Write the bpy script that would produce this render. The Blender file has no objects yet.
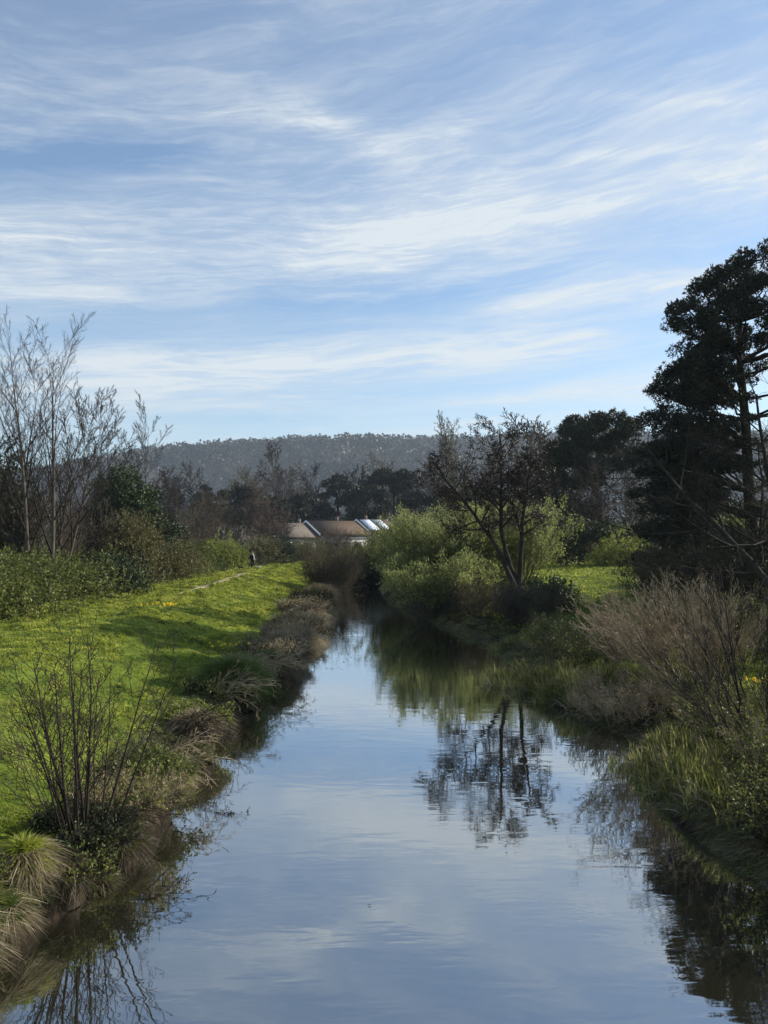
import bpy, math, random
import numpy as np
from mathutils import Vector
R = math.radians
rng = np.random.RandomState(7)
SC = bpy.context.scene
COL = SC.collection
HZ, F, CX, CAMZ = 530.0, 790.0, 384.0, 6.0
SUN_AZ, SUN_EL = 70.0, 30.0

# ------------------------------------------------------------------ helpers
def px(x, d):                       # lateral metres of photo column x at distance d
    return (x - CX) / F * d
def pz(y, d):                       # height of photo row y at distance d
    return CAMZ + (HZ - y) / F * d

def link(o, parent=None):
    COL.objects.link(o)
    if parent is not None: o.parent = parent
    return o
def tag(o, label=None, cat=None, group=None, kind=None):
    if label: o['label'] = label
    if cat: o['category'] = cat
    if group: o['group'] = group
    if kind: o['kind'] = kind
    return o
def empty(name, loc=(0, 0, 0), rz=0.0):
    o = bpy.data.objects.new(name, None); o.empty_display_size = .3
    o.location = loc; o.rotation_euler = (0, 0, rz)
    return link(o)
def copy_tree(o, parent=None):
    c = o.copy(); link(c, parent)
    for ch in list(o.children): copy_tree(ch, c)
    return c

def mesh_obj(name, V, polys, mat, parent=None, smooth=False, attr=None):
    """polys: list of (M,k) int arrays"""
    me = bpy.data.meshes.new(name)
    V = np.ascontiguousarray(V, dtype=np.float32)
    me.vertices.add(len(V)); me.vertices.foreach_set('co', V.ravel())
    polys = [np.asarray(p, dtype=np.int32) for p in polys if len(p)]
    loops = np.concatenate([p.ravel() for p in polys])
    tot = np.concatenate([np.full(len(p), p.shape[1], dtype=np.int32) for p in polys])
    start = np.concatenate([[0], np.cumsum(tot)[:-1]]).astype(np.int32)
    me.loops.add(len(loops)); me.loops.foreach_set('vertex_index', loops)
    me.polygons.add(len(tot)); me.polygons.foreach_set('loop_start', start)
    me.polygons.foreach_set('loop_total', tot)
    if smooth: me.polygons.foreach_set('use_smooth', np.ones(len(tot), dtype=bool))
    if attr:
        for k, v in attr.items():
            a = me.attributes.new(k, 'FLOAT', 'POINT'); a.data.foreach_set('value', np.asarray(v, dtype=np.float32))
    me.update(calc_edges=True); me.validate()
    for m in (mat if isinstance(mat, (list, tuple)) else [mat]): me.materials.append(m)
    o = bpy.data.objects.new(name, me)
    return link(o, parent)

def nrm(a):
    return a / np.maximum(np.linalg.norm(a, axis=-1, keepdims=True), 1e-9)
def rand_dir(n, r=rng):
    return nrm(r.normal(size=(n, 3)))

class Geo:
    """collects vertices and faces of one mesh"""
    def __init__(s): s.V = []; s.P = {}; s.n = 0
    def add(s, V, P):
        V = np.asarray(V, dtype=np.float32).reshape(-1, 3); P = np.asarray(P, dtype=np.int64)
        if not len(P): return
        s.V.append(V); s.P.setdefault(P.shape[1], []).append(P + s.n); s.n += len(V)
    def obj(s, name, mat, parent=None, smooth=False):
        return mesh_obj(name, np.concatenate(s.V), [np.concatenate(p) for p in s.P.values()], mat, parent, smooth)
    def leaves(s, C, D, L, W, r=rng, N=None):
        """rhombic leaves: base C, direction D, length L, width W"""
        n = len(C)
        if n == 0: return
        D = nrm(D); N = rand_dir(n, r) if N is None else N
        S = nrm(np.cross(D, N)); L = np.broadcast_to(L, n)[:, None]; W = np.broadcast_to(W, n)[:, None]
        up = nrm(np.cross(S, D)) * L * .12
        V = np.stack([C, C + D*L*.45 - S*W*.5 + up, C + D*L, C + D*L*.45 + S*W*.5 + up], 1).reshape(-1, 3)
        s.add(V, np.arange(n*4).reshape(n, 4))
    def blades(s, C, D, L, W, bend=.5, r=rng, segs=2):
        """thin tapering blades that arch over; D initial direction"""
        n = len(C)
        if n == 0: return
        D = nrm(D); L = np.broadcast_to(L, n)[:, None]; W = np.broadcast_to(W, n)[:, None]
        bend = np.broadcast_to(bend, n)[:, None]
        S = nrm(np.cross(D, nrm(r.normal(size=(n, 3)) * [1, 1, .2])))
        hor = D * [1, 1, 0]; hor = nrm(hor + r.normal(size=(n, 3)) * [.15, .15, 0])
        pts = []
        for i in range(segs + 1):
            t = i / segs
            P = C + D * L * t + (hor * .45 - np.array([0, 0, 1.]) * .55) * L * bend * t * t
            if i < segs:
                w = W * .5 * (1 - .6 * t)
                pts += [P - S * w, P + S * w]
            else: pts.append(P)
        K = len(pts); V = np.stack(pts, 1).reshape(-1, 3); b = np.arange(n)[:, None] * K
        for i in range(segs - 1):
            s.add(V if i == 0 else np.zeros((0, 3)), np.zeros((0, 4)))
        base = s.n; s.V.append(V.astype(np.float32)); s.n += len(V)
        for i in range(segs - 1):
            s.P.setdefault(4, []).append(base + b + np.array([2*i, 2*i+1, 2*i+3, 2*i+2]))
        s.P.setdefault(3, []).append(base + b + np.array([K-3, K-2, K-1]))
    def tubes(s, segs, sides):
        """segs: array (n, 14): p0 p1 d0 d1 r0 r1"""
        a = np.asarray(segs, dtype=np.float64)
        if len(a) == 0: return
        p0, p1, d0, d1, r0, r1 = a[:, 0:3], a[:, 3:6], a[:, 6:9], a[:, 9:12], a[:, 12:13], a[:, 13:14]
        ref = np.array([.31, .87, .12])
        def ring(p, d, r_):
            u = nrm(np.cross(nrm(d), ref)); v = np.cross(nrm(d), u)
            th = np.arange(sides) / sides * 2 * math.pi
            return p[:, None] + r_[:, None] * (u[:, None] * np.cos(th)[None, :, None] + v[:, None] * np.sin(th)[None, :, None])
        V = np.concatenate([ring(p0, d0, r0), ring(p1, d1, r1)], 1).reshape(-1, 3)
        b = np.arange(len(a))[:, None, None] * 2 * sides
        i = np.arange(sides); j = (i + 1) % sides
        q = np.stack([i, j, j + sides, i + sides], 1)[None]
        s.add(V, (b + q).reshape(-1, 4))
    def box(s, c, sz, rz=0.0):
        x, y, z = [k / 2 for k in sz]
        V = np.array([[a, b, d] for a in (-x, x) for b in (-y, y) for d in (-z, z)])
        cs, sn = math.cos(rz), math.sin(rz)
        V = np.stack([V[:, 0]*cs - V[:, 1]*sn, V[:, 0]*sn + V[:, 1]*cs, V[:, 2]], 1) + np.array(c)
        s.add(V, [[0, 1, 3, 2], [4, 6, 7, 5], [0, 4, 5, 1], [2, 3, 7, 6], [0, 2, 6, 4], [1, 5, 7, 3]])

def perp_rot(d, ang, az):
    d = d / (math.sqrt(d[0]**2 + d[1]**2 + d[2]**2) + 1e-9)
    a = np.array([0., 0, 1]) if abs(d[2]) < .9 else np.array([1., 0, 0])
    u = np.array([d[1]*a[2]-d[2]*a[1], d[2]*a[0]-d[0]*a[2], d[0]*a[1]-d[1]*a[0]])
    u /= math.sqrt(u[0]**2 + u[1]**2 + u[2]**2)
    v = np.array([d[1]*u[2]-d[2]*u[1], d[2]*u[0]-d[0]*u[2], d[0]*u[1]-d[1]*u[0]])
    return d * math.cos(ang) + (u * math.cos(az) + v * math.sin(az)) * math.sin(ang)

def grow(S, tips, r_, p, d, L, rad, lev, prm, minr=.004):
    """recursive branching; S[lev] collects tube segments, tips collects (point, dir, level)"""
    n = prm['n'][lev]; step = L / n; wob = prm['wob'][lev]; trop = prm['trop'][lev]
    nodes = [p.copy()]; dirs = [d.copy()]
    for i in range(n):
        d = d + r_.normal(size=3) * wob; d[2] += trop
        d = d / math.sqrt(d[0]**2 + d[1]**2 + d[2]**2)
        p = p + d * step; nodes.append(p); dirs.append(d)
    tp = prm.get('taper', [.25]*6)[lev]
    rr = [max(rad * (1 - (1 - tp) * i / n), minr) for i in range(n + 1)]
    for i in range(n):
        S[lev].append(np.concatenate([nodes[i], nodes[i+1], dirs[i], dirs[i+1], [rr[i], rr[i+1]]]))
    if lev + 1 < len(prm['n']):
        k = prm['kids'][lev]; az = r_.rand() * 6.28; st = prm['start'][lev]
        for j in range(k):
            t = st + (1 - st) * (j + r_.rand() * .8) / k
            f = min(t, .999) * n; i = int(f); f -= i
            q = nodes[i] * (1 - f) + nodes[i+1] * f
            az += 2.4 + r_.normal() * .4
            dd = perp_rot(dirs[i+1], R(prm['ang'][lev]) * (1 + r_.normal() * .18), az)
            LL = L * prm['ratio'][lev] * (1 - prm.get('fall', .55) * t) * (1 + r_.normal() * .15)
            grow(S, tips, r_, q, dd, max(LL, L * .06), max(rr[i] * prm.get('rr', .55), minr), lev + 1, prm, minr)
    else:
        for i in range(1, n + 1): tips.append(np.concatenate([nodes[i], dirs[i]]))

# ------------------------------------------------------------------ terrain
EL = ([-40, 9, 10.5, 11.8, 13, 14, 16, 19, 22.6, 25, 28, 31, 35, 40, 50, 60, 70, 80, 90, 100, 115, 140, 200], [-6, -5.2, -5.35, -5.3, -4.85, -4.65, -4.7, -4.95, -4.85, -4.95, -4.7, -4.5, -4.3, -4.1, -4.4, -4.7, -5.0, -5.3, -4.5, -2, 3, 14, 45])
ER = ([-40, 9.6, 13, 15, 19.7, 21.5, 23, 26, 29.6, 33, 38, 42, 46, 52, 60, 68, 80, 90, 100, 115, 140, 200], [7.5, 6.8, 6.5, 6.2, 6.1, 7.1, 7.0, 6.1, 5.2, 5.3, 5.9, 5.3, 4.5, 3.2, 1.8, .5, -.1, 1.2, 4, 9, 21, 54])
XC = ([-40, 0, 50, 66, 82, 90, 96, 105, 115, 140, 200], [-12, -12, -12.5, -12.2, -12.0, -9.5, -7.2, -4.4, 0.6, 11, 42])
PE = ([-40, 35, 64, 77, 82, 90, 96, 105, 115, 140, 200], [-17.5, -17.3, -16.6, -14.2, -14.2, -11, -8.8, -6.4, -1.4, 9, 40])
def interp(t, y): return np.interp(y, t[0], t[1])
def smooth(t): t = np.clip(t, 0, 1); return t * t * (3 - 2 * t)
def vnoise(x, y, s, seed=0):
    """cheap value noise"""
    x = x * s + seed * 17.3; y = y * s + seed * 9.1
    xi = np.floor(x); yi = np.floor(y); fx = smooth(x - xi); fy = smooth(y - yi)
    def h(a, b):
        v = np.sin(a * 127.1 + b * 311.7 + seed * 74.7) * 43758.5453
        return v - np.floor(v)
    return (h(xi, yi)*(1-fx) + h(xi+1, yi)*fx)*(1-fy) + (h(xi, yi+1)*(1-fx) + h(xi+1, yi+1)*fx)*fy
def height(x, y, detail=True):
    x = np.asarray(x, float); y = np.asarray(y, float)
    wig = (vnoise(x*0, y, .55, 3) - .5) * .55 + (vnoise(x*0, y, 1.7, 4) - .5) * .25
    el = interp(EL, y) + wig; er = interp(ER, y) - wig * .8
    xc = interp(XC, y); pe = interp(PE, y)
    d = el - x
    t = np.clip((d - .7) / np.maximum(el - .7 - xc, .5), 0, 1)
    zl = np.where(d < .7, .66 * smooth((d + .03) / .3) + .06 * d/.7 , .72 + 1.3 * (t * .55 + .45 * smooth(t)))
    zl = zl - smooth((pe - x) / 4.5) * .8
    e = x - er
    zr = .45 * smooth((e + .05) / .8) + .75 * smooth((e - .8) / 4.0) + .85 * smooth((e - 4) / 7.0) + .6 * smooth((e - 10) / 14.)
    z = np.where(d > 0, zl, np.where(e > 0, zr, 0))
    chan = (d <= 0) & (e <= 0)
    bed = -1.3 * smooth(np.minimum(-d, -e) / 1.0)
    z = np.where(chan, bed, z)
    if detail:
        near = np.clip(1 - y / 160, 0, 1) * np.clip(1 - np.abs(x) / 80, 0, 1)
        land = smooth(np.maximum(d, e) / 1.0)
        z = z + near * land * ((vnoise(x, y, .45, 1) - .5) * .18 + (vnoise(x, y, 1.5, 2) - .5) * .28 + (vnoise(x, y, 3.3, 5) - .5) * .22)
    far = smooth((y - 140) / 120.)
    return z * (1 - far) + far * 2.0
def gz(x, y): return float(height(np.array([x]), np.array([y]))[0])

# ------------------------------------------------------------------ materials
def new_mat(name):
    m = bpy.data.materials.new(name); m.use_nodes = True
    nt = m.node_tree; nt.nodes.clear()
    return m, nt, nt.nodes, nt.links
def ramp(N, cols, pos=None):
    n = N.new('ShaderNodeValToRGB'); e = n.color_ramp.elements
    pos = pos or [i / (len(cols) - 1) for i in range(len(cols))]
    while len(e) < len(cols): e.new(.5)
    for k, c, p in zip(e, cols, pos): k.position = p; k.color = (*c, 1)
    return n
def noise(N, L, scale, detail=3, coord='Object', rough=.55, sc=None):
    tc = N.new('ShaderNodeTexCoord'); n = N.new('ShaderNodeTexNoise')
    n.inputs['Scale'].default_value = scale; n.inputs['Detail'].default_value = detail; n.inputs['Roughness'].default_value = rough
    if sc:
        mp = N.new('ShaderNodeMapping'); mp.inputs['Scale'].default_value = sc
        L.new(tc.outputs[coord], mp.inputs[0]); L.new(mp.outputs[0], n.inputs['Vector'])
    else: L.new(tc.outputs[coord], n.inputs['Vector'])
    return n
def leaf_mat(name, cols, trans=.35, patch=.6, rough=.55, spec=.3, isl=.55, pc=1.5):
    """colour differs leaf by leaf and in patches; thin-leaf translucency"""
    m, nt, N, L = new_mat(name)
    g = N.new('ShaderNodeNewGeometry'); ns = noise(N, L, patch, 2)
    a = N.new('ShaderNodeMath'); a.operation = 'MULTIPLY_ADD'; a.inputs[1].default_value = isl
    b = N.new('ShaderNodeMath'); b.operation = 'MULTIPLY_ADD'; b.inputs[1].default_value = pc; b.inputs[2].default_value = .5 - pc/2 - isl/2
    L.new(ns.outputs[0], b.inputs[0]); L.new(g.outputs['Random Per Island'], a.inputs[0]); L.new(b.outputs[0], a.inputs[2])
    c = ramp(N, cols); L.new(a.outputs[0], c.inputs[0])
    p = N.new('ShaderNodeBsdfPrincipled'); p.inputs['Roughness'].default_value = rough; p.inputs['Specular IOR Level'].default_value = spec
    t = N.new('ShaderNodeBsdfTranslucent'); mx = N.new('ShaderNodeMixShader'); mx.inputs[0].default_value = trans
    o = N.new('ShaderNodeOutputMaterial')
    L.new(c.outputs[0], p.inputs['Base Color']); L.new(c.outputs[0], t.inputs[0])
    L.new(p.outputs[0], mx.inputs[1]); L.new(t.outputs[0], mx.inputs[2]); L.new(mx.outputs[0], o.inputs[0])
    return m
def solid_mat(name, cols, scale=6, rough=.8, spec=.3, bump=.0, sc=None, detail=4):
    m, nt, N, L = new_mat(name)
    ns = noise(N, L, scale, detail, sc=sc); c = ramp(N, cols, [.3 + .4 * i / max(len(cols) - 1, 1) for i in range(len(cols))])
    L.new(ns.outputs[0], c.inputs[0])
    p = N.new('ShaderNodeBsdfPrincipled'); p.inputs['Roughness'].default_value = rough; p.inputs['Specular IOR Level'].default_value = spec
    L.new(c.outputs[0], p.inputs['Base Color']); o = N.new('ShaderNodeOutputMaterial'); L.new(p.outputs[0], o.inputs[0])
    if bump:
        b = N.new('ShaderNodeBump'); b.inputs['Strength'].default_value = bump; b.inputs['Distance'].default_value = .03
        L.new(ns.outputs[0], b.inputs['Height']); L.new(b.outputs[0], p.inputs['Normal'])
    return m
M = {}
M['bark'] = solid_mat('bark', [(.05, .042, .032), (.14, .12, .09)], 9, .9, .1, .5, sc=(1, 1, .25))
M['bark_pale'] = solid_mat('pale_bark', [(.10, .09, .06), (.24, .21, .15)], 9, .9, .1, .4, sc=(1, 1, .25))  # naturally pale bark of the pale stemmed trees and the poplar
M['bark_dark'] = solid_mat('dark_bark', [(.018, .015, .012), (.06, .05, .04)], 9, .9, .1, .5, sc=(1, 1, .25))
M['twig'] = solid_mat('twig', [(.05, .042, .026), (.11, .092, .058)], 1.3, .8, .15)
M['twig_dark'] = solid_mat('dark_twig', [(.016, .012, .01), (.04, .03, .022)], 1.3, .8, .15)
M['twig_pale'] = solid_mat('pale_twig', [(.12, .085, .05), (.46, .36, .23)], 2.0, .75, .2)
M['twig_purple'] = solid_mat('purplish_twig', [(.065, .048, .038), (.13, .10, .078)], 1.0, .85, .1)
M['pine'] = leaf_mat('pine_needles', [(.006, .010, .005), (.016, .023, .010), (.045, .052, .022)], .12, .9)
M['pine_grey'] = leaf_mat('grey_pine_needles', [(.015, .021, .012), (.032, .042, .022), (.07, .078, .04)], .12, .9)
M['ivy'] = leaf_mat('ivy_leaves', [(.012, .022, .008), (.03, .05, .015), (.08, .11, .035)], .2, .8)
M['hedge'] = leaf_mat('hedge_leaves', [(.045, .06, .014), (.115, .135, .03), (.21, .23, .06)], .35, .5)
M['olive'] = leaf_mat('olive_leaves', [(.06, .055, .022), (.12, .11, .04), (.19, .18, .07)], .35, .6)
M['yellowgreen'] = leaf_mat('young_leaves', [(.10, .12, .02), (.20, .23, .04), (.32, .34, .08)], .45, .6)
M['willow'] = leaf_mat('willow_leaves', [(.13, .15, .045), (.25, .28, .09), (.40, .43, .17)], .5, .35)
M['darkshrub'] = leaf_mat('evergreen_leaves', [(.012, .02, .008), (.028, .045, .014), (.06, .085, .028)], .2, .7)
M['grass'] = leaf_mat('grass_blades', [(.04, .07, .01), (.27, .305, .032), (.56, .56, .10)], .45, 1.1, .5, .25, pc=2.2)
M['grass_dark'] = leaf_mat('coarse_grass', [(.045, .07, .014), (.085, .13, .022), (.17, .21, .05)], .35, .8)
M['dead'] = leaf_mat('dead_grass', [(.12, .09, .05), (.27, .22, .13), (.48, .41, .27)], .4, 1.2)
M['deadbrown'] = leaf_mat('brown_grass', [(.045, .034, .022), (.10, .078, .05), (.18, .15, .095)], .25, 1.2)
M['reed'] = leaf_mat('reed_leaves', [(.055, .065, .018), (.15, .165, .035), (.50, .46, .19)], .55, 1.2)
M['bramble'] = leaf_mat('bramble_leaves', [(.04, .055, .014), (.12, .14, .03), (.27, .29, .08)], .4, 1.5)
M['soil'] = solid_mat('dark_soil', [(.015, .011, .008), (.05, .038, .025)], 8, .95, .1, .6)
M['catkin'] = leaf_mat('alder_catkins', [(.02, .014, .01), (.045, .03, .02), (.07, .05, .03)], .1, 1.5)
M['yellow'] = leaf_mat('daffodil_petals', [(.75, .50, .02), (.85, .66, .04), (.9, .75, .1)], .3, 2)
M['specks_pale'] = leaf_mat('pale_specks', [(.45, .44, .41), (.75, .73, .68)], .2, .05)
M['wood_far'] = leaf_mat('far_wood', [(.006, .010, .006), (.026, .026, .018), (.10, .088, .064)], .15, .0075, isl=.30, pc=3.2)

# ------------------------------------------------------------------ world
class Ex:
    nt = None
    def __init__(s, sock): s.s = sock
    @staticmethod
    def m(op, *a, clamp=False):
        n = Ex.nt.nodes.new('ShaderNodeMath'); n.operation = op; n.use_clamp = clamp
        for i, v in enumerate(a):
            if isinstance(v, Ex): Ex.nt.links.new(v.s, n.inputs[i])
            else: n.inputs[i].default_value = float(v)
        return Ex(n.outputs[0])
    def __add__(s, o): return Ex.m('ADD', s, o)
    __radd__ = __add__
    def __sub__(s, o): return Ex.m('SUBTRACT', s, o)
    def __rsub__(s, o): return Ex.m('SUBTRACT', o, s)
    def __mul__(s, o): return Ex.m('MULTIPLY', s, o)
    __rmul__ = __mul__
    def __truediv__(s, o): return Ex.m('DIVIDE', s, o)
def sstep(v, a, b):
    n = Ex.nt.nodes.new('ShaderNodeMapRange'); n.interpolation_type = 'SMOOTHSTEP'
    Ex.nt.links.new(v.s, n.inputs[0]); n.inputs[1].default_value = a; n.inputs[2].default_value = b
    return Ex(n.outputs[0])
def exnoise(x, y, z, detail, rough=.55, dist=0.0):
    c = Ex.nt.nodes.new('ShaderNodeCombineXYZ')
    for i, v in enumerate((x, y, z)):
        if isinstance(v, Ex): Ex.nt.links.new(v.s, c.inputs[i])
        else: c.inputs[i].default_value = v
    n = Ex.nt.nodes.new('ShaderNodeTexNoise'); n.inputs['Scale'].default_value = 1
    n.inputs['Detail'].default_value = detail; n.inputs['Roughness'].default_value = rough; n.inputs['Distortion'].default_value = dist
    Ex.nt.links.new(c.outputs[0], n.inputs['Vector'])
    return Ex(n.outputs[0])
def make_world():
    w = bpy.data.worlds.new('World'); SC.world = w; w.use_nodes = True
    nt = w.node_tree; N, L = nt.nodes, nt.links; N.clear(); Ex.nt = nt
    sky = N.new('ShaderNodeTexSky'); sky.sky_type = 'NISHITA'; sky.sun_disc = False
    sky.sun_elevation = R(SUN_EL); sky.sun_rotation = R(SUN_AZ)
    sky.air_density = 1.0; sky.dust_density = .6; sky.ozone_density = 2.2; sky.altitude = 50
    tc = N.new('ShaderNodeTexCoord'); sp = N.new('ShaderNodeSeparateXYZ'); L.new(tc.outputs['Generated'], sp.inputs[0])
    x, y, z = [Ex(o) for o in sp.outputs]
    az = Ex.m('ARCTAN2', x, y)
    hyp = Ex.m('SQRT', x*x + y*y)
    el = Ex.m('ABSOLUTE', z) / Ex.m('MAXIMUM', hyp, .15)        # tangent of elevation
    h = Ex.m('LOGARITHM', el + .12, 2.718)
    tilt = h + az * -.22                                          # streaks rise gently to the right
    warp = exnoise(az*2.2, tilt*3.0, 1.7, 3) - .5
    warp2 = exnoise(az*5.0, tilt*9.0, 7.7, 3) - .5
    n1 = exnoise(az*2.1 + warp*.9, tilt*5.2 + warp*1.5 + warp2*.35, 3.1, 7, .58)        # broad veils
    n2 = exnoise(az*3.6 + warp*1.6, tilt*17. + warp*2.6 + warp2*.9, 9.4, 8, .66)        # fine streaks
    n3 = exnoise(az*15. + warp*4, tilt*58. + warp*7 + warp2*3.5, 2.2, 7, .7)              # fibres
    def band(x0, y0, x1, y1, wd, n=None, fade=.06):
        """soft streak between two directions given as photo columns / rows"""
        a0 = math.atan((x0-CX)/F); a1 = math.atan((x1-CX)/F)
        e0 = (HZ-y0)/F*math.cos(a0); e1 = (HZ-y1)/F*math.cos(a1)
        sl = (e1-e0)/(a1-a0)
        dist = (el - (az - a0)*sl - e0 + warp*.035 + warp2*.012) / wd
        g = Ex.m('EXPONENT', dist*dist*-1.0)
        return g * sstep(az, a0 - fade, a0 + fade) * (1 - sstep(az, a1 - fade, a1 + fade))
    veil = sstep(n1, .40, .72)
    streak = sstep(n2, .46, .74)
    fib = sstep(n3, .40, .68)
    B = band(300, 243, 900, 128, .018) * .5
    B = B + band(330, 215, 900, 165, .06) * .16
    B = B + band(-300, 215, 520, 205, .055) * .50
    B = B + band(-300, 270, 600, 245, .035) * .30
    B = B + band(500, 305, 1000, 240, .020) * .65
    B = B + band(80, 372, 620, 342, .026) * .75
    B = B + band(-300, 355, 300, 372, .035) * .45
    B = B + band(120, 405, 700, 385, .012) * .40
    B = B + band(330, 415, 760, 372, .005) * .35
    B = B + band(285, 100, 420, 160, .020, fade=.03) * .40
    B = B + band(600, 100, 1000, 85, .010) * .28
    B = B + band(560, 155, 1000, 110, .007) * .28
    B = B + band(-300, 20, 1100, 20, .05) * .22
    # blue gaps
    G = band(-200, 142, 190, 148, .020) + band(250, 300, 560, 282, .018) * .6 + band(500, 350, 1000, 330, .018)*.6 + band(150, 425, 300, 425, .012) * .6
    back = sstep(y, -.2, .3)
    m = B * back * (.36 + .42*fib + .55*streak) + veil * .30 + streak * (.14 + .22*veil) + fib*(.05 + .12*veil)
    m = m + .07 - G * .24
    low = sstep(el, .0, .12)
    m = Ex.m('MAXIMUM', m, 0.0) * (.35 + .65 * low) + .06
    m = Ex.m('MINIMUM', m, .92)
    cl = N.new('ShaderNodeRGB'); cl.outputs[0].default_value = (4.7, 5.05, 5.25, 1)
    tint = N.new('ShaderNodeMix'); tint.data_type = 'RGBA'; tint.blend_type = 'MULTIPLY'; tint.inputs[0].default_value = 1
    L.new(sky.outputs[0], tint.inputs[6]); tint.inputs[7].default_value = (.78, .91, .98, 1)
    mx = N.new('ShaderNodeMix'); mx.data_type = 'RGBA'
    L.new(m.s, mx.inputs[0]); L.new(tint.outputs[2], mx.inputs[6]); L.new(cl.outputs[0], mx.inputs[7])
    bg = N.new('ShaderNodeBackground'); bg.inputs[1].default_value = .119
    o = N.new('ShaderNodeOutputWorld'); L.new(mx.outputs[2], bg.inputs[0]); L.new(bg.outputs[0], o.inputs[0])
make_world()
sl = bpy.data.lights.new('sun', 'SUN'); sl.energy = 5.0; sl.angle = R(.5); sl.color = (1.0, .93, .82)
so = link(bpy.data.objects.new('sun', sl))
sd = Vector((math.sin(R(SUN_AZ))*math.cos(R(SUN_EL)), math.cos(R(SUN_AZ))*math.cos(R(SUN_EL)), math.sin(R(SUN_EL))))
so.rotation_euler = sd.to_track_quat('Z', 'Y').to_euler()
cam = bpy.data.cameras.new('camera'); co = link(bpy.data.objects.new('camera', cam))
cam.sensor_width = 36; cam.lens = F / 1024 * 36; cam.shift_y = (HZ - 512) / 1024
cam.clip_end = 20000; cam.clip_start = .1
co.location = (0, 0, CAMZ); co.rotation_euler = (R(90), 0, 0); SC.camera = co
SC.view_settings.view_transform = 'Standard'; SC.view_settings.look = 'None'
SC.view_settings.exposure = .50; SC.view_settings.gamma = 1

# ------------------------------------------------------------------ ground
def axis(parts):
    return np.unique(np.concatenate([np.arange(a, b, s) for a, b, s in parts]))
def grid_mesh(name, xs, ys, zf, mat, attrs=None):
    X, Y = np.meshgrid(xs, ys); Z = zf(X, Y)
    V = np.stack([X, Y, Z], -1).reshape(-1, 3); nx, ny = len(xs), len(ys)
    i = np.arange(nx-1)[None] + np.arange(ny-1)[:, None]*nx
    P = np.stack([i, i+1, i+1+nx, i+nx], -1).reshape(-1, 4)
    at = attrs(X.ravel(), Y.ravel(), Z.ravel()) if attrs else None
    return mesh_obj(name, V, [P], mat, None, True, at)
def ground_mat():
    m, nt, N, L = new_mat('meadow_ground')
    at = N.new('ShaderNodeAttribute'); at.attribute_name = 'mud'
    n1 = noise(N, L, .35, 4); n2 = noise(N, L, 5, 5, rough=.7)
    a = N.new('ShaderNodeMath'); a.operation = 'ADD'; L.new(n1.outputs[0], a.inputs[0]); L.new(n2.outputs[0], a.inputs[1])
    h = N.new('ShaderNodeMath'); h.operation = 'MULTIPLY'; h.inputs[1].default_value = .5; L.new(a.outputs[0], h.inputs[0])
    g = ramp(N, [(.03, .05, .008), (.09, .13, .016), (.20, .25, .035)], [.35, .5, .65]); L.new(h.outputs[0], g.inputs[0])
    d = ramp(N, [(.006, .005, .003), (.018, .013, .008), (.045, .034, .02)], [.35, .5, .7]); L.new(n2.outputs[0], d.inputs[0])
    mx = N.new('ShaderNodeMix'); mx.data_type = 'RGBA'
    L.new(at.outputs['Fac'], mx.inputs[0]); L.new(g.outputs[0], mx.inputs[6]); L.new(d.outputs[0], mx.inputs[7])
    p = N.new('ShaderNodeBsdfPrincipled'); p.inputs['Roughness'].default_value = .9; p.inputs['Specular IOR Level'].default_value = .1
    b = N.new('ShaderNodeBump'); b.inputs['Strength'].default_value = .8; b.inputs['Distance'].default_value = .06
    L.new(n2.outputs[0], b.inputs['Height']); L.new(b.outputs[0], p.inputs['Normal'])
    L.new(mx.outputs[2], p.inputs['Base Color']); o = N.new('ShaderNodeOutputMaterial'); L.new(p.outputs[0], o.inputs[0])
    return m
def mud_attr(X, Y, Z):
    el = interp(EL, Y); er = interp(ER, Y); d = el - X; e = X - er
    q = vnoise(X, Y, .8, 8) * .9
    m = np.where(d > -.5, 1 - smooth((d - .45 - q*.6) / .6), np.where(e > -.5, 1 - smooth((e - 1.2 - 2*q) / 1.6), 1))
    # bare ground under the hedge and among the trees
    beh = smooth((interp(PE, Y) - 1.5 - X) / 2.) * (Y > 5)
    woods = smooth((X - er - 13) / 4) * .5 * smooth((Y - 80) / 10)
    return {'mud': np.clip(np.maximum(np.maximum(m, beh * .7), woods), 0, 1)}
xs = axis([(-3500, -400, 150), (-400, -60, 12), (-60, -22, 1.2), (-22, -9, .3), (-9, 12, .16), (12, 30, .5), (30, 70, 1.6), (70, 400, 12), (400, 3501, 150)])
ys = axis([(-60, 0, 6), (0, 8, 1), (8, 45, .2), (45, 110, .45), (110, 200, 2), (200, 600, 20), (600, 4200, 150)])
tag(grid_mesh('ground', xs, ys, height, ground_mat(), mud_attr), kind='structure')

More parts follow.
